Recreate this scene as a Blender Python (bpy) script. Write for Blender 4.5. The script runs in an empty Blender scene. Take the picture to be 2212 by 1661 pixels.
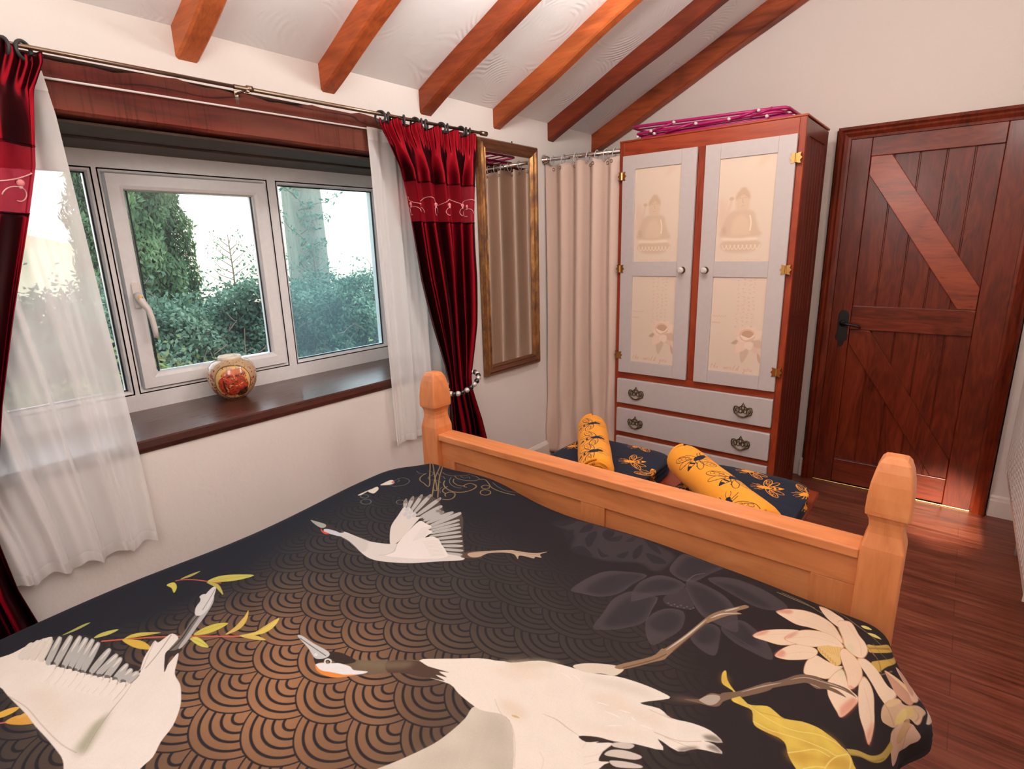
import bpy, bmesh, math, random
import numpy as np
from mathutils import Vector, Matrix
random.seed(7)
rng = np.random.default_rng(11)
SC = bpy.context.scene
COL = SC.collection
sin, cos, pi = math.sin, math.cos, math.pi

# ------------------------------------------------------------------ helpers: meshes
class MB:
    """collects vertices and faces of ONE mesh object (world coordinates)"""
    def __init__(s):
        s.v = []; s.f = []; s.uv = None
    def add(s, verts, faces):
        o = len(s.v); s.v += [tuple(p) for p in verts]
        s.f += [tuple(i + o for i in f) for f in faces]
        return s
    def box(s, x0, x1, y0, y1, z0, z1):
        return s.hexa([(x0,y0,z0),(x1,y0,z0),(x1,y1,z0),(x0,y1,z0),(x0,y0,z1),(x1,y0,z1),(x1,y1,z1),(x0,y1,z1)])
    def hexa(s, c):
        return s.add(c, [(0,3,2,1),(4,5,6,7),(0,1,5,4),(1,2,6,5),(2,3,7,6),(3,0,4,7)])
    def prism(s, poly, axis, a, b):
        """poly: 2-D outline in the plane normal to axis; extruded from a to b"""
        def P(p, d):
            return (d, p[0], p[1]) if axis == 'x' else (p[0], d, p[1]) if axis == 'y' else (p[0], p[1], d)
        n = len(poly)
        vs = [P(p, a) for p in poly] + [P(p, b) for p in poly]
        fs = [tuple(range(n))[::-1], tuple(range(n, 2*n))] + [(i, (i+1) % n, n + (i+1) % n, n + i) for i in range(n)]
        return s.add(vs, fs)
    def tube(s, pts, r, n=8, closed=False, cap=True):
        P = [Vector(p) for p in pts]; m = len(P)
        rs = r if isinstance(r, (list, tuple)) else [r] * m
        T = []
        for i in range(m):
            a = P[(i-1) % m] if (closed or i > 0) else P[i]
            b = P[(i+1) % m] if (closed or i < m-1) else P[i]
            d = b - a; T.append(d.normalized() if d.length > 1e-9 else Vector((0,0,1)))
        up = Vector((0,0,1)) if abs(T[0].z) < .9 else Vector((1,0,0))
        N = (up - T[0]*up.dot(T[0])).normalized(); vs = []
        for i in range(m):
            N = N - T[i]*N.dot(T[i])
            if N.length < 1e-6: N = T[i].orthogonal()
            N.normalize(); B = T[i].cross(N)
            for k in range(n):
                a = 2*pi*k/n; q = P[i] + (N*cos(a) + B*sin(a))*rs[i]; vs.append(tuple(q))
        fs = []
        for i in range(m if closed else m-1):
            j = (i+1) % m
            for k in range(n):
                k2 = (k+1) % n
                fs.append((i*n+k, i*n+k2, j*n+k2, j*n+k))
        if cap and not closed:
            fs.append(tuple(range(n))[::-1]); fs.append(tuple(range((m-1)*n, m*n)))
        return s.add(vs, fs)
    def lathe(s, prof, c, n=32, axis='z', sx=1, sy=1):
        vs = []
        for (r, h) in prof:
            for k in range(n):
                a = 2*pi*k/n
                p = (r*cos(a)*sx, r*sin(a)*sy, h)
                if axis == 'y': p = (p[0], h, p[1])
                if axis == 'x': p = (h, p[0], p[1])
                vs.append((c[0]+p[0], c[1]+p[1], c[2]+p[2]))
        fs = []
        for i in range(len(prof)-1):
            for k in range(n):
                k2 = (k+1) % n
                fs.append((i*n+k, i*n+k2, (i+1)*n+k2, (i+1)*n+k))
        if prof[0][0] > 1e-6: fs.append(tuple(range(n))[::-1])
        if prof[-1][0] > 1e-6: fs.append(tuple(range((len(prof)-1)*n, len(prof)*n)))
        return s.add(vs, fs)
    def sphere(s, c, r, n=12, m=8, sc=(1,1,1)):
        prof = [(r*sin(pi*i/m)+(1e-5 if i in (0,m) else 0), -r*cos(pi*i/m)) for i in range(m+1)]
        vs0 = len(s.v); s.lathe(prof, (0,0,0), n)
        for i in range(vs0, len(s.v)):
            p = s.v[i]; s.v[i] = (c[0]+p[0]*sc[0], c[1]+p[1]*sc[1], c[2]+p[2]*sc[2])
        return s
    def grid(s, rows, uvs=None):
        nr, nc = len(rows), len(rows[0])
        o = len(s.v)
        s.add([p for r in rows for p in r], [(i*nc+j, i*nc+j+1, (i+1)*nc+j+1, (i+1)*nc+j) for i in range(nr-1) for j in range(nc-1)])
        if uvs is not None: s.uv = (o, [u for r in uvs for u in r])
        return s
    def make(s, name, mat=None, parent=None, smooth=False, bevel=0, seg=2, solid=0, auto=True):
        off = Vector((0,0,0))
        if parent is not None: off = world_loc(parent)
        else:
            xs = np.array(s.v); lo = xs.min(0); hi = xs.max(0)
            off = Vector(((lo[0]+hi[0])/2, (lo[1]+hi[1])/2, lo[2]))
        me = bpy.data.meshes.new(name)
        me.from_pydata([(p[0]-off.x, p[1]-off.y, p[2]-off.z) for p in s.v], [], s.f)
        bm = bmesh.new(); bm.from_mesh(me); bmesh.ops.recalc_face_normals(bm, faces=bm.faces); bm.to_mesh(me); bm.free()
        if s.uv is not None:
            lay = me.uv_layers.new(name='UVMap')
            vi = np.empty(len(me.loops), dtype=np.int32); me.loops.foreach_get('vertex_index', vi)
            uv = np.array(s.uv[1], dtype=np.float32)[vi - s.uv[0]]
            lay.data.foreach_set('uv', uv.ravel())
        if smooth: me.polygons.foreach_set('use_smooth', [True]*len(me.polygons))
        o = bpy.data.objects.new(name, me); COL.objects.link(o)
        if parent is not None: o.parent = parent
        else: o.location = off
        if mat is not None: me.materials.append(mat)
        if bevel:
            b = o.modifiers.new('edge', 'BEVEL'); b.width = bevel; b.segments = seg; b.limit_method = 'ANGLE'; b.angle_limit = math.radians(40)
            b.harden_normals = False
        if solid:
            q = o.modifiers.new('cloth', 'SOLIDIFY'); q.thickness = solid; q.offset = 0
        return o

def world_loc(o):
    l = Vector(o.location)
    while o.parent is not None:
        o = o.parent; l = l + Vector(o.location)
    return l
def tag(o, label=None, cat=None, group=None, kind=None):
    if label: o['label'] = label
    if cat: o['category'] = cat
    if group: o['group'] = group
    if kind: o['kind'] = kind
    return o
def empty(name, loc, label=None, cat=None, group=None, kind=None):
    o = bpy.data.objects.new(name, None); COL.objects.link(o); o.location = loc; o.empty_display_size = .05
    return tag(o, label, cat, group, kind)
def lerp(a, b, t): return a + (b-a)*t
def sstep(a, b, x):
    t = min(1, max(0, (x-a)/(b-a))); return t*t*(3-2*t)
def interp(tab, x):
    """piecewise smooth interpolation of rows (x, v1, v2, ...)"""
    if x <= tab[0][0]: return tab[0][1:]
    for a, b in zip(tab, tab[1:]):
        if x <= b[0]:
            t = (x-a[0])/(b[0]-a[0])
            return tuple(lerp(p, q, t) for p, q in zip(a[1:], b[1:]))
    return tab[-1][1:]

# ------------------------------------------------------------------ helpers: node materials
def lin(c):
    c = [v/255 for v in c[:3]]
    return tuple((v/12.92 if v <= .04045 else ((v+.055)/1.055)**2.4) for v in c)
class NT:
    def __init__(s, name):
        s.m = bpy.data.materials.new(name); s.m.use_nodes = True
        s.t = s.m.node_tree; s.t.nodes.clear()
        s.out = s.t.nodes.new('ShaderNodeOutputMaterial')
    def n(s, typ, props=None, **inp):
        nd = s.t.nodes.new('ShaderNode' + typ)
        for k, v in (props or {}).items(): setattr(nd, k, v)
        for k, v in inp.items():
            key = k.replace('_', ' ')
            sock = nd.inputs[int(k[1:])] if k[0] == 'i' and k[1:].isdigit() else nd.inputs[key]
            s.put(sock, v)
        return nd
    def put(s, sock, v):
        if isinstance(v, bpy.types.NodeSocket): s.t.links.new(v, sock)
        elif isinstance(v, bpy.types.Node): s.t.links.new(v.outputs[0], sock)
        elif isinstance(v, (tuple, list)) and sock.type == 'RGBA' and len(v) == 3: sock.default_value = (*v, 1)
        else: sock.default_value = v
    def ramp(s, fac, stops, interp='LINEAR'):
        r = s.t.nodes.new('ShaderNodeValToRGB'); e = r.color_ramp.elements; r.color_ramp.interpolation = interp
        while len(e) < len(stops): e.new(.5)
        for k, (p, c) in enumerate(stops): e[k].position = p; e[k].color = (*c, 1) if len(c) == 3 else c
        s.put(r.inputs[0], fac); return r
    def mix(s, a, b, fac, mode='MIX'):
        m = s.t.nodes.new('ShaderNodeMix'); m.data_type = 'RGBA'; m.blend_type = mode
        s.put(m.inputs[0], fac); s.put(m.inputs[6], a); s.put(m.inputs[7], b); return m.outputs[2]
    def math(s, op, a, b=0.0):
        m = s.t.nodes.new('ShaderNodeMath'); m.operation = op; s.put(m.inputs[0], a); s.put(m.inputs[1], b); return m.outputs[0]
    def coord(s, scale=(1,1,1), rot=(0,0,0), loc=(0,0,0), kind='Object'):
        tc = s.t.nodes.new('ShaderNodeTexCoord'); mp = s.t.nodes.new('ShaderNodeMapping')
        s.t.links.new(tc.outputs[kind], mp.inputs[0])
        mp.inputs['Scale'].default_value = scale; mp.inputs['Rotation'].default_value = rot; mp.inputs['Location'].default_value = loc
        return mp.outputs[0]
    def noise(s, vec, scale, detail=4, rough=.55, dist=0):
        return s.n('TexNoise', Vector=vec, Scale=scale, Detail=detail, Roughness=rough, Distortion=dist).outputs[0]
    def bump(s, h, strength=.3, dist=.01):
        return s.n('Bump', Height=h, Strength=strength, Distance=dist).outputs[0]
    def bsdf(s, color, rough=.5, metal=0, normal=None, **kw):
        p = s.t.nodes.new('ShaderNodeBsdfPrincipled')
        s.put(p.inputs['Base Color'], color); s.put(p.inputs['Roughness'], rough); s.put(p.inputs['Metallic'], metal)
        if normal is not None: s.put(p.inputs['Normal'], normal)
        for k, v in kw.items(): s.put(p.inputs[k.replace('_', ' ')], v)
        s.t.links.new(p.outputs[0], s.out.inputs[0]); return p
    def surf(s, node): s.t.links.new(node.outputs[0] if isinstance(node, bpy.types.Node) else node, s.out.inputs[0])

def plain(name, c, rough=.5, metal=0, **kw):
    t = NT(name); v = t.coord()
    n = t.noise(v, 40, 3)
    col = t.mix(tuple(x*.94 for x in c), tuple(min(1, x*1.06) for x in c), n)
    t.bsdf(col, rough, metal, **kw); return t.m
def wood(name, dark, mid, light, axis='x', scale=1.0, rough=.45, knots=.5, bump=.15, coat=0, seed=0, cols_pos=(.25,.55,.8), stripe=14, ringw=.26, patch=0, spec=.4):
    """stained timber: long grain along one axis, rings and a few knots"""
    t = NT(name)
    k = {'x': (1,9,9), 'y': (9,1,9), 'z': (9,9,1)}[axis]
    k2 = {'x': (1,4,4), 'y': (4,1,4), 'z': (4,4,1)}[axis]
    v = t.coord(tuple(q*scale for q in k), loc=(seed*3.1, seed*1.7, seed*2.3))
    v2 = t.coord(tuple(q*scale for q in k2), loc=(seed*1.3, seed*2.9, seed*.7))
    a = t.noise(v2, 1.6, 3, .5, 1.2)
    b = t.noise(v, stripe, 6, .65, .6)
    ringv = t.math('FRACT', t.math('MULTIPLY', a, 9.0))
    ring = t.math('ABSOLUTE', t.math('SUBTRACT', ringv, .5))
    f = t.math('ADD', t.math('MULTIPLY', a, .45), t.math('ADD', t.math('MULTIPLY', b, .42), t.math('MULTIPLY', ring, ringw)))
    col = t.ramp(f, [(cols_pos[0], dark), (cols_pos[1], mid), (cols_pos[2], light)]).outputs[0]
    if patch:
        pp = t.ramp(t.noise(t.coord(tuple(q*scale*.5 for q in k2), loc=(seed*.7, seed*4.1, seed)), 2.2, 4, .6, 1.0), [(.50,(0,0,0)), (.66,(1,1,1))]).outputs[0]
        col = t.mix(col, tuple(x*.45 for x in dark), t.math('MULTIPLY', pp, patch))
    if knots:
        kk = {'x': (.35,1,1), 'y': (1,.35,1), 'z': (1,1,.35)}[axis]
        vk = t.coord(tuple(q*scale for q in kk), loc=(seed*2.1+.3, seed*.9, seed*1.9))
        vo = t.n('TexVoronoi', Vector=vk, Scale=4.2, Randomness=1.0)
        kn = t.ramp(vo.outputs['Distance'], [(.05, (1,1,1)), (.19, (0,0,0))]).outputs[0]
        col = t.mix(col, tuple(x*.35 for x in dark), t.math('MULTIPLY', kn, knots))
    nrm = t.bump(f, bump, .004)
    t.bsdf(col, t.math('ADD', t.math('MULTIPLY', b, .25), rough-.12), 0, nrm, Coat_Weight=coat*.6, Coat_Roughness=.2, Specular_IOR_Level=spec)
    return t.m

# ------------------------------------------------------------------ helpers: printed cloth and painted panels are drawn as vector shapes
def catmull(pts, closed=True, n=6):
    P = [np.array(p, float) for p in pts]; m = len(P); out = []
    for i in range(m if closed else m-1):
        p0 = P[(i-1) % m] if closed or i > 0 else P[i]
        p1, p2 = P[i], P[(i+1) % m]
        p3 = P[(i+2) % m] if closed or i < m-2 else p2
        for k in range(n):
            t = k/n
            out.append(.5*((2*p1)+(-p0+p2)*t+(2*p0-5*p1+4*p2-p3)*t*t+(-p0+3*p1-3*p2+p3)*t**3))
    if not closed: out.append(P[-1])
    return np.array(out)
class Canvas:
    """a pigment map in metres: w x h at res pixels per metre, colours stored linear"""
    def __init__(s, w, h, res, bg):
        s.res = res; s.W = int(round(w*res)); s.H = int(round(h*res))
        s.a = np.empty((s.H, s.W, 3), np.float32); s.a[:] = bg
    def mask(s, pts, ss=3, pad=0):
        p = np.asarray(pts, float)*s.res
        x0 = max(0, int(np.floor(p[:,0].min()))-pad); x1 = min(s.W, int(np.ceil(p[:,0].max()))+1+pad)
        y0 = max(0, int(np.floor(p[:,1].min()))-pad); y1 = min(s.H, int(np.ceil(p[:,1].max()))+1+pad)
        if x1 <= x0 or y1 <= y0: return None
        w = x1-x0; m = np.zeros((y1-y0, w+1), np.float32)
        ax, ay = p[:,0]-x0, p[:,1]; bx, by = np.roll(ax,-1), np.roll(ay,-1)
        for r in range(y1-y0):
            for k in range(ss):
                y = y0+r+(k+.5)/ss
                hit = (ay <= y) != (by <= y)
                if not hit.any(): continue
                xs = np.sort(ax[hit]+(y-ay[hit])/(by[hit]-ay[hit])*(bx[hit]-ax[hit]))
                for q in range(0, len(xs)-1, 2):
                    a = min(max(xs[q], 0), w); b = min(max(xs[q+1], 0), w)
                    if b <= a: continue
                    ia, ib = int(a), int(b)
                    if ia == ib: m[r, ia] += (b-a)/ss
                    else:
                        m[r, ia] += (ia+1-a)/ss; m[r, ia+1:ib] += 1/ss; m[r, ib] += (b-ib)/ss
        return x0, y0, np.clip(m[:, :w], 0, 1)
    def poly(s, pts, c, alpha=1.0, smooth=True, blur=0.0, mottle=0.0, n=6):
        q = catmull(pts, True, n) if smooth else np.asarray(pts, float)
        br = int(round(blur*s.res)); M = s.mask(q, 3 if blur == 0 else 1, br*2)
        if M is None: return
        x0, y0, m = M
        if br > 0:
            for _ in range(2):
                for ax in (0, 1):
                    c_ = np.cumsum(np.pad(m, [(br+1, br) if i == ax else (0, 0) for i in (0, 1)]), axis=ax)
                    L = m.shape[ax]; hi = np.take(c_, range(2*br+1, 2*br+1+L), ax); lo = np.take(c_, range(0, L), ax); m = (hi-lo)/(2*br+1)
        m = (m*alpha)[..., None]; cl = np.array(lin(c), np.float32)
        sub = s.a[y0:y0+m.shape[0], x0:x0+m.shape[1]]
        if mottle:
            cl = cl*(1+mottle*s.field(x0, y0, m.shape[1], m.shape[0])[..., None])
        sub[:] = sub*(1-m)+cl*m
    def field(s, x0, y0, w, h):
        y, x = np.mgrid[y0:y0+h, x0:x0+w]/s.res
        return (np.sin(x*61+3*np.sin(y*37))+np.sin(y*83+2*np.sin(x*53))+np.sin((x+y)*131+2*np.sin(x*97)))/3
    def line(s, pts, w, c, alpha=1.0, smooth=True, closed=False, taper=False):
        q = catmull(pts, closed, 6) if smooth else np.asarray(pts, float)
        if closed: q = np.vstack([q, q[:1]])
        d = np.gradient(q, axis=0); L = np.hypot(d[:,0], d[:,1])+1e-9
        nrm = np.stack([-d[:,1]/L, d[:,0]/L], 1)
        hw = np.full(len(q), w/2)
        if taper: hw = hw*np.sin(np.linspace(.15, pi-.15, len(q)))
        for i in range(len(q)-1):
            s.poly(np.array([q[i]+nrm[i]*hw[i], q[i+1]+nrm[i+1]*hw[i+1], q[i+1]-nrm[i+1]*hw[i+1], q[i]-nrm[i]*hw[i]]), c, alpha, False)
    def ellipse(s, cx, cy, rx, ry, c, alpha=1.0, ring=0, rot=0):
        a = np.linspace(0, 2*pi, 28, endpoint=False)
        ex, ey = rx*np.cos(a), ry*np.sin(a)
        p = np.stack([cx+ex*cos(rot)-ey*sin(rot), cy+ex*sin(rot)+ey*cos(rot)], 1)
        if ring: s.line(p, ring, c, alpha, False, True)
        else: s.poly(p, c, alpha, False)
    def image(s, name):
        im = bpy.data.images.new(name, s.W, s.H, alpha=False, float_buffer=True)
        im.colorspace_settings.name = 'Linear Rec.709'
        px = np.ones((s.H, s.W, 4), np.float32); px[..., :3] = np.clip(s.a, 0, 1)
        im.pixels.foreach_set(px.ravel()); im.update(); im.pack(); return im
def printed(name, img, rough=.75, weave=600, sheen=.15, bump=.15, spec=.4):
    t = NT(name)
    uv = t.n('TexCoord').outputs['UV']
    tx = t.n('TexImage', {'image': img, 'extension': 'EXTEND', 'interpolation': 'Cubic'}, Vector=uv)
    v = t.coord()
    w = t.noise(v, weave, 2)
    t.bsdf(tx.outputs[0], rough, 0, t.bump(w, bump, .001), Sheen_Weight=sheen, Sheen_Roughness=.4, Specular_IOR_Level=spec)
    return t.m

# ------------------------------------------------------------------ camera, world, light
CAM = bpy.data.cameras.new('camera'); cam = bpy.data.objects.new('camera', CAM); COL.objects.link(cam)
CAM.sensor_width = 36; CAM.sensor_fit = 'HORIZONTAL'; CAM.lens = 19.394; CAM.clip_start = .02; CAM.clip_end = 500
cam.matrix_world = Matrix(((.777767,-.133664,.614176,2.15),(.62803,.205092,-.750677,0),(-.025624,.969573,.243459,1.45),(0,0,0,1)))
SC.camera = cam
vs = SC.view_settings
vs.view_transform = 'Standard'; vs.look = 'None'; vs.exposure = 0.25; vs.gamma = 1.0; vs.use_curve_mapping = False
SC.cycles.max_bounces = 8; SC.cycles.transparent_max_bounces = 24; SC.cycles.diffuse_bounces = 5; SC.cycles.glossy_bounces = 4
SC.cycles.transmission_bounces = 6; SC.cycles.sample_clamp_indirect = 6; SC.cycles.caustics_reflective = False; SC.cycles.caustics_refractive = False
SC.cycles.use_denoising = True

W_ = bpy.data.worlds.new('sky'); SC.world = W_; W_.use_nodes = True
wt = W_.node_tree; wt.nodes.clear()
wo = wt.nodes.new('ShaderNodeOutputWorld'); wb = wt.nodes.new('ShaderNodeBackground')
tcw = wt.nodes.new('ShaderNodeTexCoord'); sp = wt.nodes.new('ShaderNodeSeparateXYZ'); wr = wt.nodes.new('ShaderNodeValToRGB')
wt.links.new(tcw.outputs['Generated'], sp.inputs[0]); wt.links.new(sp.outputs['Z'], wr.inputs[0])
e = wr.color_ramp.elements; e[0].position = 0; e[0].color = (1, .90, .78, 1); e[1].position = .35; e[1].color = (.80, .90, 1, 1)
m_ = wr.color_ramp.elements.new(.1); m_.color = (.96, .97, 1, 1)
wt.links.new(wr.outputs[0], wb.inputs[0]); wb.inputs[1].default_value = 2.6
wt.links.new(wb.outputs[0], wo.inputs[0])

def point_light(name, loc, power, color, radius):
    L = bpy.data.lights.new(name, 'POINT'); L.energy = power; L.color = color; L.shadow_soft_size = radius
    o = bpy.data.objects.new(name, L); COL.objects.link(o); o.location = loc; return o

# ------------------------------------------------------------------ setting materials
def plaster(name, c, bump=.25, scale=60, swirl=False, rough=.85):
    t = NT(name); v = t.coord()
    a = t.noise(v, 3, 3); b = t.noise(v, scale, 4, .6)
    col = t.mix(tuple(x*.97 for x in c), tuple(min(1, x*1.02) for x in c), a)
    h = b
    if swirl:
        vo = t.n('TexVoronoi', {'feature': 'F1'}, Vector=t.coord(kind='Object'), Scale=2.6)
        wv = t.math('SINE', t.math('MULTIPLY', t.math('ADD', vo.outputs['Distance'], t.math('MULTIPLY', a, .12)), 120.0))
        g = t.math('MULTIPLY', wv, t.ramp(t.noise(v, 4, 3), [(.45, (0,0,0)), (.62, (1,1,1))]).outputs[0])
        h = t.math('ADD', t.math('MULTIPLY', g, .5), t.noise(v, 22, 5, .65))
    t.bsdf(col, rough, 0, t.bump(h, bump, .006)); return t.m
M_wall = plaster('wall_paint', (.81, .765, .725), .22, 45)
M_far = plaster('wall_paint_far', (.78, .705, .65), .22, 45)
M_ceil = plaster('ceiling_plaster', (.83, .815, .81), .28, 40, True)
M_skirt = plain('skirting_paint', (.80, .73, .66), .35)
M_upvc = plain('window_plastic', (.90, .895, .90), .28)
M_gasket = plain('gasket', (.02, .022, .025), .5)
M_handle = plain('handle_white', (.86, .80, .76), .25)
M_brass = plain('brass', (.72, .45, .16), .25, 1)
M_bronze = plain('antique_bronze', (.14, .085, .035), .42, .8)
M_chrome = plain('chrome', (.75, .74, .73), .12, 1)
M_steel = plain('brushed_steel', (.30,.225,.165), .32, 1)
M_iron = plain('black_iron', (.018, .016, .015), .45, .3)
M_beam = [wood('rafter_stain_%d' % k, *c, 'x', .5, .45, .85, .15, 0, seed=k+1, cols_pos=(.25,.5,.75), ringw=.10, patch=p_, spec=.3) for k, (c, p_) in enumerate((
    (((.22,.045,.016), (.60,.15,.045), (.76,.25,.085)), .8), (((.20,.036,.012), (.55,.12,.032), (.70,.20,.06)), .8), (((.13,.022,.008), (.36,.072,.02), (.52,.13,.038)), .9),
    (((.20,.036,.012), (.52,.12,.03), (.66,.19,.055)), .5), (((.09,.014,.006), (.22,.036,.012), (.33,.066,.02)), .5), (((.13,.022,.008), (.38,.076,.022), (.54,.14,.04)), .9)))]
M_sill = wood('sill_varnish', (.035,.010,.008), (.075,.022,.016), (.12,.035,.024), 'y', .7, .30, 0, .12, .5, seed=4)
M_door = wood('door_stain', (.050,.006,.002), (.15,.018,.005), (.24,.036,.010), 'z', .8, .34, .6, .12, .55, spec=.3, seed=5, cols_pos=(.3,.52,.75))
M_doorx = wood('door_stain_cross', (.055,.007,.002), (.17,.022,.006), (.27,.045,.013), 'x', .8, .34, .6, .12, .55, spec=.3, seed=6, cols_pos=(.3,.52,.75))
M_pine = wood('pine', (.46,.14,.042), (.70,.245,.086), (.80,.34,.14), 'x', .55, .42, .75, .06, .15, seed=7, cols_pos=(.22,.5,.8), stripe=9)
M_pinez = wood('pine_post', (.46,.14,.042), (.70,.245,.086), (.80,.34,.14), 'z', .55, .42, .5, .06, .15, seed=8, cols_pos=(.22,.5,.8), stripe=9)
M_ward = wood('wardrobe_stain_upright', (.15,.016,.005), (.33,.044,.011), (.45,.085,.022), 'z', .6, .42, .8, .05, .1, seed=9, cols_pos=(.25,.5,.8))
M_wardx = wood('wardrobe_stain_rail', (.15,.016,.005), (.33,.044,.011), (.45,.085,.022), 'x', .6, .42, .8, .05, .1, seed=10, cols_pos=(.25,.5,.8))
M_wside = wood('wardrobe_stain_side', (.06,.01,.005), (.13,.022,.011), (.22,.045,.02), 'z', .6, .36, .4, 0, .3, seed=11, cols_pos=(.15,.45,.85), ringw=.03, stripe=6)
M_bench = wood('bench_stain', (.16,.02,.006), (.28,.042,.013), (.40,.085,.028), 'x', .6, .4, .3, .05, .2, seed=12)

def lintel_mat():
    t = NT('lintel_timber'); v = t.coord((3, .8, 9)); v1 = t.coord()
    a = t.noise(v, 2.2, 5, .6, .8)
    saw = t.noise(t.coord((1, 60, 1.2), rot=(.12,0,0)), 1.6, 3, .7)
    sw = t.math('MULTIPLY', t.ramp(saw, [(.52, (0,0,0)), (.72, (1,1,1))]).outputs[0], t.ramp(t.noise(v1, 1.7, 2), [(.38, (0,0,0)), (.6, (1,1,1))]).outputs[0])
    col = t.ramp(a, [(.3, (.045,.010,.007)), (.52, (.115,.015,.010)), (.72, (.18,.024,.015))]).outputs[0]
    bare = t.ramp(t.noise(t.coord((1,.7,2.4), loc=(3,.2,1)), 1.4, 4), [(.47, (0,0,0)), (.66, (1,1,1))]).outputs[0]
    col = t.mix(col, (.20,.062,.036), t.math('MULTIPLY', bare, .65))
    col = t.mix(col, (.03,.010,.008), t.math('MULTIPLY', sw, .6))
    cr = t.math('ABSOLUTE', t.math('SUBTRACT', t.noise(t.coord((.5,.45,3.4), loc=(0,5,.6)), 1.3, 3), .5))
    col = t.mix(col, (.015,.006,.005), t.ramp(cr, [(0, (1,1,1)), (.006, (0,0,0))]).outputs[0])
    t.bsdf(col, .62, 0, t.bump(t.math('ADD', a, t.math('MULTIPLY', sw, -.8)), .5, .004), Specular_IOR_Level=.2); return t.m
M_lintel = lintel_mat()
M_soffit = wood('soffit_boards', (.045,.022,.014), (.085,.05,.036), (.15,.10,.07), 'y', .8, .6, .2, .2, 0, seed=13)
def floor_mat():
    t = NT('floor_laminate'); v = t.coord()
    br = t.n('TexBrick', {'offset': .37, 'squash': 1}, Vector=v, Color1=(.42,.42,.42), Color2=(.62,.62,.62), Mortar=(0,0,0), Scale=1.0, Mortar_Size=.0012, Brick_Width=1.25, Row_Height=.125)
    g = t.noise(t.coord((1.2, 26, 1)), 2.4, 6, .65, .5)
    g2 = t.noise(t.coord((.8, 7, 1)), 3, 3, .5, .8)
    f = t.math('ADD', t.math('MULTIPLY', g, .6), t.math('MULTIPLY', g2, .4))
    col = t.ramp(f, [(.34, (.085,.019,.010)), (.5, (.20,.050,.026)), (.66, (.34,.105,.056))]).outputs[0]
    col = t.mix(col, br.outputs[0], .35, 'OVERLAY')
    t.bsdf(col, t.math('ADD', t.math('MULTIPLY', g, .2), .28), 0, t.bump(br.outputs['Fac'], .25, .002)); return t.m
M_floor = floor_mat()
def glass_mat(name, painted_refl, tint=(1,1,1)):
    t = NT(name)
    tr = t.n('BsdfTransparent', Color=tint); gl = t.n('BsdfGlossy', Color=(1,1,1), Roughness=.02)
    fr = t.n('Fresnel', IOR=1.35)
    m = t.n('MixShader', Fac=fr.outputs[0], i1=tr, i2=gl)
    if painted_refl:
        ve = t.n('BsdfTranslucent', Color=(.55,.80,.88)); df = t.n('BsdfDiffuse', Color=(.45,.62,.68))  # teal mixed into the pane colour imitates a reflection
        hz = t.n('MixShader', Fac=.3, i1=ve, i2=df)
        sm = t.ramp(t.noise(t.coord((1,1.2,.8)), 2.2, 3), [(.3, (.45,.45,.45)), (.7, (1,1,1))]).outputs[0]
        m = t.n('MixShader', Fac=t.math('MULTIPLY', sm, painted_refl), i1=m, i2=hz)
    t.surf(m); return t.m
M_glass = glass_mat('window_glass', 0.02); M_glass2 = glass_mat('window_glass_painted_refl', .17, (.93,1,1))

# ------------------------------------------------------------------ setting: floor, walls, ceiling
FY, RX, BY = 3.65, 2.53, -1.35       # far wall, right wall, wall behind the camera
SL = .486                            # rise of the ceiling per metre away from the window wall
CZ = 2.183
st = lambda o, label, cat: tag(o, label, cat, kind='structure')
st(MB().box(-.55, RX+.1, BY-.12, FY+.12, -.06, 0).make('floor', M_floor), 'red-brown wood laminate floor between bed and plank door', 'floor')
OY0, OY1, OZ0, OZ1 = .06, 2.105, .78, 1.853
w = MB()
w.box(-.55, 0, BY, OY0, 0, 2.9).box(-.55, 0, OY1, FY+.12, 0, 2.9).box(-.55, 0, OY0, OY1, 0, OZ0).box(-.55, 0, OY0, OY1, 2.02, 2.9)
st(w.make('wall_window', M_wall), 'pale cream plaster wall holding the white window', 'wall')
w = MB()
w.prism([(-.55,-.02),(1.50,-.02),(1.50,3.2),(-.55,2.3)], 'y', FY, FY+.12)
w.prism([(2.40,-.02),(RX+.1,-.02),(RX+.1,3.7),(2.40,3.6)], 'y', FY, FY+.12)
w.prism([(1.50,2.01),(2.40,2.01),(2.40,3.6),(1.50,3.2)], 'y', FY, FY+.12)
w.box(1.50, 2.40, FY+.10, FY+.12, -.02, 2.01)  # added panel behind the door, keeps sky light from leaking in
st(w.make('wall_far', M_far), 'beige plaster wall around the plank door and behind the wardrobe', 'wall')
st(MB().box(RX, RX+.1, BY-.12, FY+.12, -.02, 3.7).make('wall_right', M_far), 'beige plaster wall behind the white radiator', 'wall')
w = MB()
BW = (1.38, 2.05, 1.30, 1.95)
w.box(-.55, BW[0], BY-.12, BY, -.02, 3.7).box(BW[1], RX+.1, BY-.12, BY, -.02, 3.7).box(BW[0], BW[1], BY-.12, BY, -.02, BW[2]).box(BW[0], BW[1], BY-.12, BY, BW[3], 3.7)
st(w.make('wall_behind', M_far), 'beige plaster wall behind the head of the bed', 'wall')
w = MB(); y0, y1 = BY-.12, FY+.12
zt = lambda x: CZ+SL*x
w.hexa([(-.56,y0,zt(-.56)),(RX+.1,y0,zt(RX+.1)),(RX+.1,y1,zt(RX+.1)),(-.56,y1,zt(-.56)),(-.56,y0,zt(-.56)+.1),(RX+.1,y0,zt(RX+.1)+.1),(RX+.1,y1,zt(RX+.1)+.1),(-.56,y1,zt(-.56)+.1)])
st(w.make('ceiling', M_ceil), 'sloping white swirl-plaster ceiling between the rafters', 'ceiling')
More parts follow.
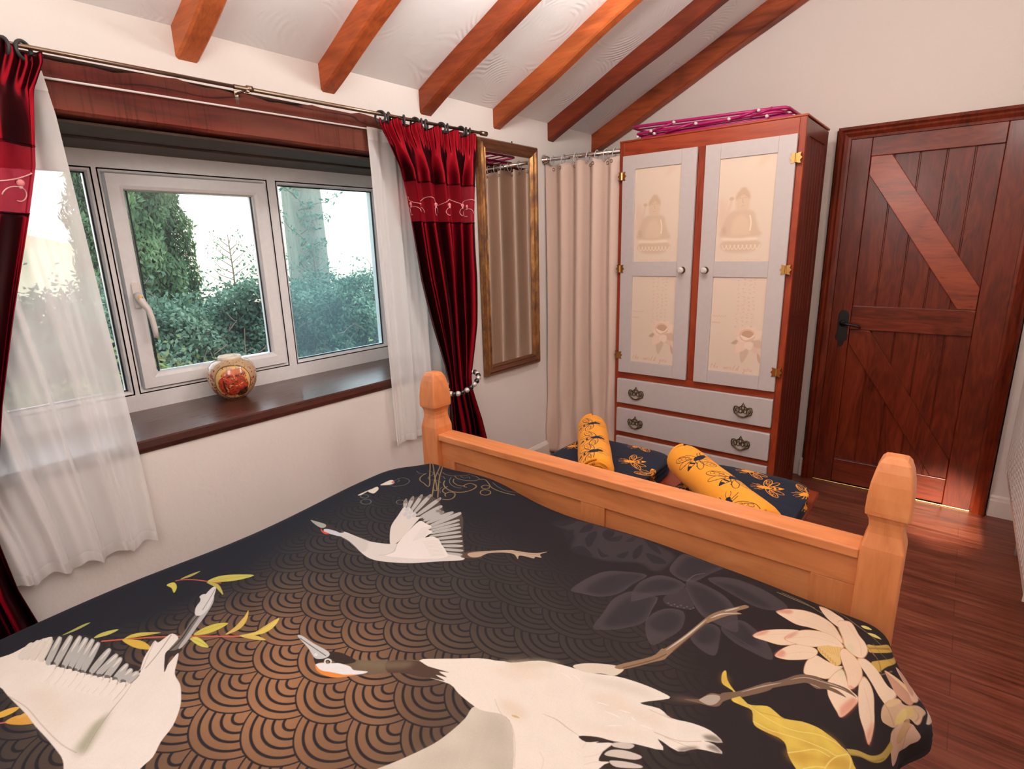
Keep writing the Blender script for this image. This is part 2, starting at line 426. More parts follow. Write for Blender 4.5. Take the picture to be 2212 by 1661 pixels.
def skirting(name, poly_y, a, b, axis, label):
    st(MB().prism(poly_y, axis, a, b).make(name, M_skirt, bevel=.002), label, 'skirting board')
pr = lambda q: [(q, 0), (q-.018, 0), (q-.018, .088), (q-.014, .098), (q-.014, .108), (q-.006, .118), (q, .118)]
skirting('baseboard_far', pr(FY), 1.492, 1.508, 'x', 'short cream skirting board between wardrobe and door frame')
skirting('baseboard_corner', pr(FY), 2.402, RX, 'x', 'short cream skirting board right of the door frame')
skirting('baseboard_right', pr(RX), BY, FY-.02, 'y', 'cream skirting board under the radiator wall')
skirting('baseboard_window', [(0,0),(.016,0),(.016,.09),(.012,.10),(.004,.115),(0,.115)], BY, FY, 'y', 'cream skirting board under the window wall')

# rafters: six exposed timbers running up the slope, each end meeting the window wall
beams = [(.901,.975,.098), (1.441,1.51,.102), (1.983,2.062,.105), (2.524,2.588,.10), (3.042,3.11,.10), (3.573,3.648,.125)]
BL = ['nearest to the camera, above the left half of the window', 'second along, above the middle of the window', 'third along, above the red curtain by the mirror',
      'fourth along, above the tall mirror', 'fifth along, last one before the end wall rafter', 'running up against the far wall, above the wardrobe']
for k, (a, b, h) in enumerate(beams):
    m = MB(); rows = []
    n = 40
    for i in range(n+1):
        x = -.004+(RX+.02)*i/n; z1 = CZ+SL*x+.012
        j = .004*sin(x*5+k*2)+.003*sin(x*13+k); jz = .004*sin(x*6.3+k*3)
        zb = CZ+SL*x-h/1.0
        rows.append([(x,a+j*.6,z1),(x,a+j,zb+jz+.008),(x,a+j+.008,zb+jz),(x,b+j-.008,zb+jz),(x,b+j,zb+jz+.008),(x,b+j*.6,z1)])
    m.grid(rows)
    m.f += [tuple(range(6)), tuple(range(n*6, n*6+6))[::-1]]
    o = m.make('ceiling_rafter', M_beam[k])
    tag(o, 'orange-brown stained rafter ' + BL[k], 'beam', 'exposed ceiling rafters')

# lintel above the window
m = MB(); top = []; n = 60
for i in range(n+1):
    y = -.3+2.75*i/n
    top.append((y, 2.012+.008*(y-1)+.006*sin(y*9)+.004*sin(y*23+1)+.003*sin(y*51)))
rows = [[(-.44,y,1.846),(-.02,y,1.8645),(.004,y,1.866+.002*sin(y*17)),(.012,y,1.874),(.012,y,zt_-.012),(.006,y,zt_),(-.44,y,zt_)] for y, zt_ in top]
m.grid(rows); m.f += [tuple(range(7)), tuple(range(n*7, n*7+7))[::-1]]
lint = tag(m.make('lintel_beam', M_lintel), 'rough red-brown timber lintel across the top of the window', 'beam')
m = MB()
m.box(-.445, -.235, OY0-.02, OY1+.02, 1.838, 1.8475); m.box(-.228, -.03, OY0-.02, OY1+.02, 1.846, 1.856)
m.make('soffit_board', M_soffit, lint, bevel=.002)
# plaster fillet over the lintel is the wall itself; sill board
m = MB()
pts = [(-.45,.782),(.0,.780),(.006,.784),(.008,.80),(.006,.822),(0,.827),(-.45,.827)]
m.prism(pts, 'y', OY0, OY1)
WIN = empty('window_1', (-.45, 1.08, .78), 'white plastic three-light window in the deep recess', 'window', kind='structure')
m.make('window_sill', M_sill, WIN)['label'] = 'dark brown varnished wooden sill board'

# window frame at the back of the recess
FX = -.44
def frame_loop(mb, y0, y1, z0, z1, wd, x0, x1, ch=.012):
    """mitred frame profile with a chamfered inner edge"""
    out = [(y0,z0),(y1,z0),(y1,z1),(y0,z1)]
    def ring(d, x): return [(x, y0+d, z0+d), (x, y1-d, z0+d), (x, y1-d, z1-d), (x, y0+d, z1-d)]
    rings = [ring(0, x0), ring(0, x1), ring(wd-ch*1.4, x1), ring(wd-ch*.4, x1-ch*.35), ring(wd, x1-ch*1.3), ring(wd, x0)]
    o = len(mb.v)
    for r in rings: mb.v += r
    for i in range(len(rings)):
        j = (i+1) % len(rings)
        for k in range(4):
            k2 = (k+1) % 4
            mb.f.append((o+i*4+k, o+i*4+k2, o+j*4+k2, o+j*4+k))
m = MB()
Y0, Y1, Z0, Z1 = OY0+.005, OY1-.003, .827, 1.846
gl = [(.142,.705), (.752,1.388), (1.46,2.014)]
GZ0, GZ1 = .912, 1.76
xb = FX-.07
m.box(xb, FX, Y0, Y1, Z0, GZ0-.012).box(xb, FX, Y0, Y1, GZ1+.012, Z1)
for a, b in ((Y0,.13), (.717,.742), (1.398,1.448), (2.026,Y1)): m.box(xb, FX, a, b, GZ0-.012, GZ1+.012)
for a, b in ((gl[0][0]-.012,gl[0][1]+.012), (gl[1][0]-.010, gl[1][1]+.010), (gl[2][0]-.012,gl[2][1]+.012)):
    frame_loop(m, a, b, GZ0-.012, GZ1+.012, .012, xb, FX, .012)
m.make('window_frame', M_upvc, WIN)
sash = MB(); frame_loop(sash, .758, 1.384, .916, 1.757, .058, FX-.05, FX+.012, .012)
sh = sash.make('opening_sash', M_upvc, WIN)
def pane(a, b, z0, z1, mt, x, par, lab=None):
    g = MB().box(x-.012, x-.004, a-.004, b+.004, z0-.004, z1+.004).make('glass_pane', mt, par)
    if lab: g['label'] = lab
    q = MB(); t = .005
    for A in ((a-.001,a+t,z0,z1),(b-t,b+.001,z0,z1),(a,b,z0-.001,z0+t),(a,b,z1-t,z1+.001)): q.box(x-.006, x+.001, *A)
    q.make('gasket', M_gasket, par)
pane(gl[0][0], gl[0][1], GZ0, GZ1, M_glass, FX-.028, WIN)
pane(.827, 1.327, .968, 1.705, M_glass, FX-.020, WIN)
pane(gl[2][0], gl[2][1], GZ0, GZ1, M_glass2, FX-.028, WIN, 'glass pane on the right with a painted teal reflection')
# handle on the left stile of the opening sash
hd = MB(); hx = FX+.012
hd.prism([(.774,1.245),(.800,1.245),(.803,1.25),(.803,1.335),(.797,1.35),(.780,1.35),(.774,1.34)], 'x', hx, hx+.010)
hh = hd.make('sash_handle', M_handle, WIN, bevel=.003)
lv = MB(); path = [(hx+.012,.788,1.30),(hx+.026,.789,1.285),(hx+.034,.797,1.262),(hx+.040,.809,1.24),(hx+.042,.815,1.20),(hx+.042,.818,1.16),(hx+.040,.819,1.125)]
lv.tube(path, [.016,.016,.014,.0115,.011,.0105,.009], 12); lv.make('lever', M_handle, hh, smooth=True)
MB().lathe([(.0001,.0),(.009,.0),(.009,.004),(.0001,.005)], (hx+.036,.789,1.288), 16, 'x').make('lock', M_brass, hh)

# assumed window in the wall behind the camera, inferred from the door glare
w2 = empty('window_2_assumed', (1.7, BY-.06, BW[2]), 'small assumed window in the wall behind the bed head', 'window', kind='structure')
m = MB(); o = .045
m.box(BW[0], BW[1], BY-.1, BY-.05, BW[2], BW[2]+o).box(BW[0], BW[1], BY-.1, BY-.05, BW[3]-o, BW[3])
m.box(BW[0], BW[0]+o, BY-.1, BY-.05, BW[2]+o, BW[3]-o).box(BW[1]-o, BW[1], BY-.1, BY-.05, BW[2]+o, BW[3]-o)
m.make('window_frame', M_upvc, w2, bevel=.004)
MB().box(BW[0]+o, BW[1]-o, BY-.08, BY-.074, BW[2]+o, BW[3]-o).make('glass_pane', M_glass, w2)

# ------------------------------------------------------------------ plank door in the far wall
D = empty('door_1', (1.95, FY, 0), 'dark mahogany ledged and braced plank door with black latch', 'door', kind='structure')
fy = 3.615
m = MB()
def arch(x0, x1, z0, z1):  # moulded architrave
    wd = .062; prof = [(0,.035),(0,0),(.014,-.004),(.024,.006),(.034,.002),(.050,.012),(.062,.014),(.062,.05)]
    seq = [lambda d, y: (x0+d, y, z0), lambda d, y: (x0+d, y, z1-d), lambda d, y: (x1-d, y, z1-d), lambda d, y: (x1-d, y, z0)]
    m.grid([[f(d, fy+y) for d, y in prof] for f in seq])
arch(1.512, 2.392, 0, 2.018)
m.make('door_frame', M_door, D)
m = MB()
dy = fy+.028
nb = 5; bx0, bx1 = 1.668, 2.216; bw = (bx1-bx0)/nb
for i in range(nb):
    a = bx0+i*bw+.0025; b = bx0+(i+1)*bw-.0025
    m.hexa([(a,dy+.012,.02),(b,dy+.012,.02),(b,dy+.035,.02),(a,dy+.035,.02),(a,dy+.012,1.95),(b,dy+.012,1.95),(b,dy+.035,1.95),(a,dy+.035,1.95)])
m.box(bx0-.01, bx1+.01, dy+.02, dy+.036, .02, 1.95)
leaf = m.make('plank_panel', M_door, D, bevel=.003)
m = MB()
for a, b in ((1.574,1.671), (2.213,2.332)): MB().box(a, b, dy-.006, dy+.036, .006, 1.957).make('stile', M_door, D, bevel=.003)
for z0, z1 in ((1.862,1.957), (.94,1.073), (.012,.155)):
    MB().box(1.672, 2.212, dy-.005, dy+.03, z0, z1).make('ledge', M_doorx, D, bevel=.003)
M_brace = wood('door_stain_brace', (.11,.016,.004), (.32,.052,.014), (.46,.095,.026), 'x', .8, .30, .4, .1, .7, spec=.4, seed=15, cols_pos=(.25,.5,.75))
MB().prism([(1.674,1.862),(1.674,1.77),(2.136,1.075),(2.211,1.075),(2.211,1.185),(1.768,1.862)], 'y', dy-.004, dy+.012).make('brace', M_brace, D, bevel=.003)
MB().prism([(1.674,.938),(1.674,.86),(2.14,.157),(2.211,.157),(2.211,.262),(1.77,.938)], 'y', dy-.003, dy+.012).make('brace', M_door, D, bevel=.003)
# iron latch set
hd = MB(); hz = .965
hd.prism([(1.634,hz-.13),(1.624,hz-.115),(1.620,hz-.09),(1.608,hz-.085),(1.606,hz-.06),(1.612,hz-.05),(1.612,hz+.055),(1.618,hz+.075),(1.638,hz+.085),(1.656,hz+.075),(1.662,hz+.055),(1.662,hz-.05),(1.668,hz-.06),(1.664,hz-.088),(1.652,hz-.092),(1.648,hz-.115)], 'y', dy-.012, dy-.005)
hp = hd.make('latch_plate', M_iron, D, bevel=.0015)
lv = MB(); lv.lathe([(.0001,-.032),(.016,-.030),(.018,-.012),(.015,0)], (1.638,dy-.010,hz+.01), 16, 'y')
lv.tube([(1.638,dy-.04,hz+.01),(1.66,dy-.046,hz+.008),(1.69,dy-.046,hz+.004),(1.718,dy-.044,hz-.002),(1.728,dy-.040,hz-.012)], [.010,.008,.007,.008,.005], 10)
lv.make('lever_handle', M_iron, hp, smooth=True)
MB().box(1.545, 2.385, dy-.012, dy+.03, 0, .007).make('threshold_strip', M_brass, D, bevel=.002)
for z in (.28, 1.72):
    MB().lathe([(.007,0),(.007,.09)], (2.338, dy-.006, z), 10).make('hinge', M_iron, D)

# ------------------------------------------------------------------ wardrobe
WX0, WX1, WY0, WY1, WZ = .53, 1.487, 3.0, 3.50, 1.995
WD = empty('wardrobe', (1.0, 3.25, 0), 'tall pine wardrobe with grey doors, printed panels and three drawers', 'wardrobe')
m = MB()
t = .03
for a in (WX0, WX1-t): MB().box(a, a+t, WY0, WY0+.022, 0, WZ).make('upright', M_ward, WD, bevel=.002)
for a, b in ((1.921,WZ), (.642,.688), (.453,.488), (.266,.302), (.02,.085)):
    MB().box(WX0+t, WX1-t, WY0+.001, WY0+.022, a, b).make('front_rail', M_wardx, WD, bevel=.002)
MB().box(.986, 1.029, WY0-.001, WY0+.022, .688, 1.921).make('centre_post', M_ward, WD, bevel=.002)
def side(x0, x1, out, name):
    m = MB()
    s = .002 if out > 0 else 0
    m.box(x0, x1, WY0+.022, WY0+.085, .02, WZ-.005).box(x0, x1, WY1-.06, WY1, .02, WZ-.005)
    for z0, z1 in ((WZ-.075,WZ-.005), (.98,1.06), (.02,.12)): m.box(x0, x1, WY0+.085, WY1-.06, z0, z1)
    m.box(x0, x1-.012, WY0+.085, WY1-.06, .12, .98).box(x0, x1-.012, WY0+.085, WY1-.06, 1.06, WZ-.075)
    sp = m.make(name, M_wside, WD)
    for z0, z1 in ((.12,.98), (1.06,WZ-.075)):
        q = MB(); ys = np.linspace(WY0+.085, WY1-.06, 7)
        rows = [[], []]
        for a, b in zip(ys, ys[1:]):
            for y_, d in ((a,0),(a+.004,.004),(b-.004,.004),(b,0)):
                rows[0].append((x1-.010+d, y_, z0)); rows[1].append((x1-.010+d, y_, z1))
        q.grid(rows).make('boarding', M_wside, sp)
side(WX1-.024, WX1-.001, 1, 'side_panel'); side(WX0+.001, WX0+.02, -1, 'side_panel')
m = MB(); m.box(WX0-.001, WX1+.004, WY0-.003, WY1, WZ, WZ+.010).box(WX0+.02, WX1-.024, WY1-.012, WY1, .02, WZ).box(WX0+.02, WX1-.024, WY0+.03, WY1-.012, .02, .04)
m.make('top_board', M_wardx, WD, bevel=.003)
M_grey = plain('wardrobe_grey_paint', (.56,.505,.49), .5)
def panel_canvas(w, h, kind):
    cv = Canvas(w, h, 900, lin((228,208,188)))
    cx = w*.5
    if kind == 'figure':
        L, Dk = (245,226,204), (214,186,158)
        cv.poly([(0,h*.32),(w*.15,h*.36),(w*.2,h*.5),(w*.1,h*.62),(0,h*.6)], (222,190,166), .7, blur=.02)
        cv.poly([(w*.68,h*.9),(w*.84,h*.95),(w*.9,h*.99),(w*.74,h*.97)], (222,188,160), .5, blur=.01)
        cv.line([(w*.16,h*.46),(w*.22,h*.52),(w*.25,h*.60)], .012, (224,196,170), .9)
        cv.ellipse(w*.25, h*.615, .012, .009, (214,180,152))
        # seated figure on a lotus base
        cv.poly([(w*.08,h*.16),(w*.2,h*.10),(w*.45,h*.085),(w*.7,h*.10),(w*.84,h*.17),(w*.7,h*.215),(w*.45,h*.225),(w*.2,h*.215)], Dk, .85, blur=.006)
        cv.poly([(w*.12,h*.215),(w*.2,h*.245),(w*.46,h*.235),(w*.68,h*.245),(w*.76,h*.215),(w*.46,h*.205)], L, .9, blur=.004)
        cv.poly([(w*.08,h*.25),(w*.10,h*.33),(w*.16,h*.42),(w*.22,h*.475),(w*.36,h*.505),(w*.56,h*.505),(w*.68,h*.47),(w*.72,h*.40),(w*.78,h*.31),(w*.82,h*.25),(w*.45,h*.232)], (214,185,157), .8, blur=.006)
        cv.poly([(w*.27,h*.27),(w*.31,h*.40),(w*.45,h*.46),(w*.58,h*.40),(w*.62,h*.27),(w*.45,h*.26)], (226,200,173), .9, blur=.008)
        cv.line([(w*.62,h*.30),(w*.63,h*.38),(w*.6,h*.45)], .007, L, .9)
        cv.poly([(w*.10,h*.33),(w*.17,h*.34),(w*.19,h*.28),(w*.13,h*.27)], (206,172,144), .7, blur=.004)
        cv.poly([(w*.36,h*.50),(w*.33,h*.58),(w*.36,h*.65),(w*.53,h*.65),(w*.58,h*.58),(w*.55,h*.50)], (222,195,168), .95, blur=.004)
        cv.poly([(w*.33,h*.60),(w*.34,h*.655),(w*.39,h*.69),(w*.42,h*.712),(w*.50,h*.712),(w*.53,h*.69),(w*.575,h*.655),(w*.58,h*.60),(w*.46,h*.645)], (208,177,148), .9, blur=.004)
        cv.line([(w*.45,h*.62),(w*.455,h*.575),(w*.475,h*.57)], .004, (206,174,146), .9)
        cv.line([(w*.47,h*.62),(w*.52,h*.615)], .003, (204,172,144), .9); cv.line([(w*.39,h*.615),(w*.43,h*.618)], .003, (204,172,144), .9)
        cv.line([(w*.43,h*.54),(w*.49,h*.545)], .003, (206,174,146), .9)
        for q in range(9):
            x = w*(.12+.075*q); cv.line([(x,h*.165),(x+w*.05,h*.12),(x+w*.10,h*.165)], .0035, L, .75)
        txt_y = h*.018; segs = [(.12,.5),(.6,.25)]
    else:
        for cxx in (.50,.60,.70,.79):
            for q in range(15):
                y = h*(.97-.043*q)+(.006 if cxx in (.6,.79) else 0)
                if y < h*.47: break
                for _ in range(3):
                    a = w*cxx+random.uniform(-.006,.006); b = y+random.uniform(-.005,.005)
                    cv.line([(a-.004,b),(a+.004,b+random.uniform(-.004,.004))], .0022, (216,182,150), .8, False)
        cx, cy = w*.72, h*.37
        for a, l, wd, c in ((200,.085,.03,(196,158,132)), (262,.13,.045,(212,184,158)), (310,.10,.04,(228,196,172)), (340,.11,.045,(214,182,158)), (30,.09,.05,(240,216,194)), (150,.08,.045,(236,206,184)),
                            (235,.09,.055,(240,212,190)), (90,.07,.06,(240,214,192)), (120,.08,.05,(236,208,186)), (60,.08,.05,(238,212,190)), (290,.06,.05,(243,220,200)), (180,.055,.04,(242,218,197))):
            u = np.array([cos(math.radians(a)), sin(math.radians(a))]); v = np.array([-u[1], u[0]]); p = np.array([cx, cy])
            cv.poly([p+u*.012, p+u*l*.5+v*wd*.5, p+u*l, p+u*l*.5-v*wd*.5], c, .9, blur=.002)
        cv.ellipse(cx, cy+.02, .04, .034, (226,192,166)); cv.ellipse(cx+.002, cy+.024, .03, .022, (200,158,130), .9)
        cv.poly([(cx-.035,cy+.02),(cx-.01,cy-.005),(cx+.03,cy+.012),(cx+.036,cy+.03),(cx+.01,cy+.008)], (248,228,208), .95)
        cv.poly([(w*.985,h*.20),(w*.93,h*.23),(w*.94,h*.17),(w*.985,h*.13)], (200,164,138), .8)
        for yy, a0, a1 in ((.595,.02,.30), (.525,.02,.18)):
            q = [(w*(a0+(a1-a0)*i/14), h*yy+.004*sin(i*2.1)) for i in range(15)]; cv.line(q, .0022, (214,170,140), .8)
        txt_y = h*.03; segs = []
        # handwritten line along the foot: the world you
        hx = w*.04; sc = .026
        strokes = {'t': [[(.2,1),(.1,.1),(.35,0)],[(0,.6),(.4,.65)]], 'h': [[(0,0),(.25,1.1),(.12,.3),(.3,.5),(.35,0),(.5,.05)]], 'e': [[(0,.2),(.3,.4),(.15,.5),(.05,.1),(.4,.08)]],
                   'w': [[(0,.5),(.1,0),(.3,.45),(.4,0),(.6,.5)]], 'o': [[(.2,.5),(0,.2),(.2,0),(.35,.3),(.2,.5),(.5,.45)]], 'r': [[(0,0),(.1,.5),(.3,.45),(.3,.05),(.45,.1)]], 'l': [[(0,.1),(.3,1.1),(.1,.2),(.35,0)]],
                   'd': [[(.3,.45),(0,.2),(.2,0),(.45,1.1),(.4,0),(.55,.08)]], 'y': [[(0,.5),(.1,.1),(.35,.45),(.2,-.5),(0,-.4),(.45,.1)]], 'u': [[(0,.5),(.05,0),(.3,.1),(.35,.5),(.4,0)]]}
        for ch in 'the world you':
            if ch != ' ':
                for sq in strokes[ch]: cv.line([(hx+(p[0]+p[1]*.25)*sc, txt_y+p[1]*sc) for p in sq], .0022, (212,166,134), .85)
                hx += sc*.62
            else: hx += sc*.9
    for a0, ln in segs:
        q = [(w*(a0+ln*i/16), txt_y+.004*sin(i*2.3)) for i in range(17)]; cv.line(q, .002, (220,180,148), .8)
    return cv
def quad_uv(x0, x1, z0, z1, y, dpt=.004):
    m = MB()
    m.grid([[(x0,y,z0),(x1,y,z0)],[(x0,y,z1),(x1,y,z1)]], [[(0,0),(1,0)],[(0,1),(1,1)]])
    return m
PAN = {}
def printed_panel(x0, x1, z0, z1, y, kind, par):
    key = kind
    if key not in PAN: PAN[key] = printed('panel_print_'+kind, panel_canvas(.27, .505, kind).image('panel_'+kind), .6, 300, 0, .05)
    o = quad_uv(x0, x1, z0, z1, y).make('printed_panel', PAN[key], par)
    o['label'] = 'cream panel with a faint seated statue print' if kind == 'figure' else 'cream panel with a faint lotus print'
def ward_door(x0, x1, pan, knob_x, hinge_x, sgn):
    m = MB(); z0, z1 = .684, 1.921; ya, yb = WY0-.020, WY0-.001
    a, b = pan
    m.box(x0, a, ya, yb, z0, z1).box(b, x1, ya, yb, z0, z1)
    for q0, q1 in ((z0,.758), (1.263,1.342), (1.847,z1)): m.box(a, b, ya, yb, q0, q1)
    m.box(a, b, ya+.006, yb, .758, 1.263).box(a, b, ya+.006, yb, 1.342, 1.847)
    d = m.make('door', M_grey, WD, bevel=.0015)
    printed_panel(a+.001, b-.001, 1.343, 1.846, ya+.0055, 'figure', d)
    printed_panel(a+.001, b-.001, .759, 1.262, ya+.0055, 'lotus', d)
    k = MB(); k.lathe([(.0001,-.040),(.010,-.039),(.0165,-.031),(.0175,-.024),(.012,-.016),(.007,-.012),(.0075,0)], (knob_x, ya, 1.298), 10, 'y')
    k.make('knob', M_crystal, d)
    k2 = MB(); k2.lathe([(.017,-.003),(.019,0)], (knob_x, ya, 1.298), 16, 'y'); k2.make('knob_plate', M_bronze, d)
    for hz in (1.815, 1.303, .788):
        h = MB(); y = WY0-.0215
        for s in (-1, 1):
            h.prism([(hinge_x, hz-.018),(hinge_x+s*.010, hz-.022),(hinge_x+s*.022, hz-.024),(hinge_x+s*.018, hz-.010),(hinge_x+s*.027, hz),(hinge_x+s*.018, hz+.010),(hinge_x+s*.022, hz+.024),(hinge_x+s*.010, hz+.022),(hinge_x, hz+.018)], 'y', y-.002 if s == sgn else y-.001, y+.001 if s == sgn else y+.020)
        h.lathe([(.004,-.02),(.004,.02)], (hinge_x, y-.003, hz), 8)
        h.make('hinge', M_brass, d)
def crystal():
    t = NT('crystal'); t.bsdf((.93,.85,.82), .08, 0, IOR=1.5, Transmission_Weight=.25, Coat_Weight=.6); return t.m
M_crystal = crystal()
ward_door(.560, .985, (.637,.904), .936, .558, 1)
ward_door(1.030, 1.457, (1.107,1.378), 1.063, 1.459, -1)
def fret_handle(x, z, y, par):
    m = MB(); s = .062
    out = [(-1,.05),(-.92,.32),(-.7,.36),(-.45,.28),(-.18,.42),(0,.72),(.18,.42),(.45,.28),(.7,.36),(.92,.32),(1,.05),(.88,-.28),(.6,-.36),(.3,-.5),(0,-.58),(-.3,-.5),(-.6,-.36),(-.88,-.28)]
    m.tube([(x+p[0]*s*.78, y-.003, z+p[1]*s) for p in out], .0032, 6, True)
    for cx, cz, r in ((-.62,.02,.2),(.62,.02,.2),(-.25,-.02,.17),(.25,-.02,.17),(0,.28,.16),(-.4,.16,.08),(.4,.16,.08),(0,-.02,.09)):
        m.tube([(x+(cx+r*cos(a))*s*.78, y-.003, z+(cz+r*sin(a))*s) for a in np.linspace(0, 2*pi, 12, endpoint=False)], .0026, 5, True)
    m.tube([(x-.5*s,y-.004,z+.02*s),(x-.5*s,y-.016,z-.02*s),(x-.42*s,y-.020,z-.3*s),(x-.2*s,y-.022,z-.44*s),(x+.2*s,y-.022,z-.44*s),(x+.42*s,y-.020,z-.3*s),(x+.5*s,y-.016,z-.02*s),(x+.5*s,y-.004,z+.02*s)], .0034, 6)
    m.make('drop_handle', M_bronze, par, smooth=True)
for z0, z1 in ((.486,.640), (.300,.452), (.092,.266)):
    d = MB().box(.552, 1.455, WY0-.018, WY0+.02, z0, z1).make('drawer', M_grey, WD, bevel=.004, seg=3)
    if z0 > .2:
        for x in (.683, 1.312): fret_handle(x, (z0+z1)/2-.006, WY0-.018, d)

# ------------------------------------------------------------------ folded clothes airer lying on the wardrobe
M_pink = plain('airer_plastic', (.42,.012,.13), .35); M_joint = plain('airer_joint', (.78,.66,.66), .35)
AR = empty('clothes_airer', (1.0, 3.2, WZ+.01), 'folded magenta clothes airer lying on top of the wardrobe', 'clothes airer')
def frame3(z, x0, x1, ya, yb, tilt, nr, dz=0):
    r = .0082
    P = lambda x, y: (x, y, z+tilt*(x-x0)+dz*(y-ya))
    m = MB(); c = .03
    m.tube([P(x0+c,ya),P(x1-c,ya),P(x1-c*.3,ya+c*.3),P(x1,ya+c),P(x1,yb-c),P(x1-c*.3,yb-c*.3),P(x1-c,yb),P(x0+c,yb),P(x0+c*.3,yb-c*.3),P(x0,yb-c),P(x0,ya+c),P(x0+c*.3,ya+c*.3)], r, 8, True)
    m.make('airer_frame', M_pink, AR, smooth=True)
    m = MB()
    for i in range(nr):
        y = ya+(yb-ya)*(i+1)/(nr+1); m.tube([P(x0,y),P(x1,y)], .0042, 6)
    m.make('airer_rail', M_pink, AR, smooth=True)
z0 = WZ+.018
frame3(z0+.004, .62, 1.40, 3.06, 3.42, .000, 4)
frame3(z0+.028, .60, 1.36, 3.05, 3.40, .002, 4)
frame3(z0+.066, .575, 1.385, 3.045, 3.40, -.030, 3)
for x, z, dx in ((.70,z0+.028,.13), (.78,z0+.01,.15), (1.12,z0+.022,.14), (1.22,z0+.022,.10)):
    MB().tube([(x,3.04,z),(x+dx,3.04,z+.026)], .006, 8).make('airer_strut', M_pink, AR, smooth=True)
for x, z in ((.70,z0+.028),(.83,z0+.054),(.62,z0+.008),(.72,z0+.012),(1.12,z0+.026),(1.26,z0+.044),(1.30,z0+.012),(.95,z0+.03)):
    MB().lathe([(.0001,-.012),(.0075,-.010),(.0075,.008)], (x,3.036,z), 10, 'y').make('airer_joint', M_joint, AR, smooth=True)

# ------------------------------------------------------------------ mirror on the window wall
MR = empty('wall_mirror', (.02, 2.64, .70), 'tall narrow mirror in a worn gold and brown wooden frame', 'mirror')
t = NT('mirror_gilding'); v = t.coord((1,1,.5))
g = t.noise(v, 18, 5, .7)
cg = t.ramp(g, [(.35,(.10,.04,.018)),(.52,(.30,.14,.05)),(.72,(.58,.33,.12))]).outputs[0]
t.bsdf(cg, .3, t.ramp(g, [(.4,(.2,.2,.2)),(.6,(.85,.85,.85))]).outputs[0], t.bump(g, .2, .002)); M_gilt = t.m
M_mwood = wood('mirror_brown', (.06,.018,.008), (.13,.045,.02), (.20,.08,.035), 'y', 1, .4, .1, .08, .2, seed=20)
def mirror_frame(y0, y1, z0, z1):
    prof = [(0,.004),(0,.022),(.008,.034),(.018,.030),(.026,.038),(.036,.030),(.046,.026),(.052,.030),(.060,.022),(.066,.016),(.066,.004)]
    C = lambda d, k: [(y0+d,z0+d),(y1-d,z0+d),(y1-d,z1-d),(y0+d,z1-d)][k]
    for nm, mt, ks in (('frame_upright', M_gilt, ((1,2),(3,0))), ('frame_rail', M_mwood, ((0,1),(2,3)))):
        for k, k2 in ks:
            MB().grid([[(x+.002, *C(d,k)) for d, x in prof], [(x+.002, *C(d,k2)) for d, x in prof]]).make(nm, mt, MR)
mirror_frame(2.362, 2.895, .700, 2.022)
MB().box(.006, .014, 2.42, 2.837, .757, 1.966).make('back_board', M_mwood, MR)
t = NT('mirror_glass'); t.surf(t.n('BsdfGlossy', Color=(.80,.80,.74), Roughness=.01)); M_mir = t.m
MB().box(.014, .017, 2.425, 2.832, .762, 1.961).make('mirror_glass', M_mir, MR)
MB().lathe([(.004,0),(.003,.012)], (.02, 2.66, 2.02), 8).make('hanging_hook', M_iron, MR)

# ------------------------------------------------------------------ alcove rail and beige curtain
RL = empty('alcove_rail', (.26, 3.0, 1.95), 'chrome rail from the window wall to the wardrobe side', 'curtain rail')
MB().tube([(.006,3.004,1.966),(.53,3.004,1.956)], .0125, 14).make('rail_tube', M_chrome, RL, smooth=True)
MB().lathe([(.032,.0005),(.032,.006),(.022,.012),(.020,.03),(.014,.034)], (0,3.004,1.966), 20, 'x').make('rail_flange', M_chrome, RL, smooth=True)
t = NT('beige_cloth'); v = t.coord()
wv = t.noise(t.coord((160,160,900)), 1, 2); slub = t.noise(t.coord((8,8,140)), 1.2, 3)
cb = t.mix((.64,.475,.39), (.72,.55,.46), t.math('ADD', t.math('MULTIPLY', slub, .6), .2))
t.bsdf(cb, .62, 0, t.bump(wv, .1, .001), Sheen_Weight=.35, Sheen_Roughness=.35); M_beige = t.m
BC = empty('beige_curtain', (.28, 3.0, 0), 'plain beige curtain hanging from the chrome rail beside the wardrobe', 'curtain')
m = MB(); rows = []; nz, nu = 60, 150
folds = [(.0,.0),(.07,.028),(.135,-.028),(.19,.032),(.25,-.02),(.315,.036),(.372,-.034),(.435,.034),(.49,-.026),(.535,.012)]
fx = np.array([f[0] for f in folds]); fyv = np.array([f[1] for f in folds])
def cosint(u):
    i = min(len(fx)-2, max(0, int(np.searchsorted(fx, u)-1))); q = (u-fx[i])/(fx[i+1]-fx[i]); q = min(1, max(0, q)); q = (1-cos(pi*q))/2
    return fyv[i]*(1-q)+fyv[i+1]*q
for i in range(nz+1):
    f = i/nz; z = 1.93-1.905*f
    row = []
    for j in range(nu+1):
        u = .535*j/nu
        low = sstep(.62, 1, f)
        x = .012+u*(.975-.0*f)+.012*sin(f*5+u*9)*f - .02*low*sin(u*14)*.5
        amp = 1-.35*low
        y = 3.0+cosint(u)*amp+.010*sin(u*55+f*3)*f*.5+low*.016*sin(u*33+f*19)
        zz = z+(.006*cos(u*70)*(1-f)**6)
        x = min(max(x, .006), .526+ (.03*low if y < 2.975 else 0))
        row.append((x, y, zz))
    rows.append(row)
m.grid(rows).make('curtain_cloth', M_beige, BC, smooth=True, solid=.002)
M_ringc = plain('clear_ring', (.72,.70,.69), .2, .3)
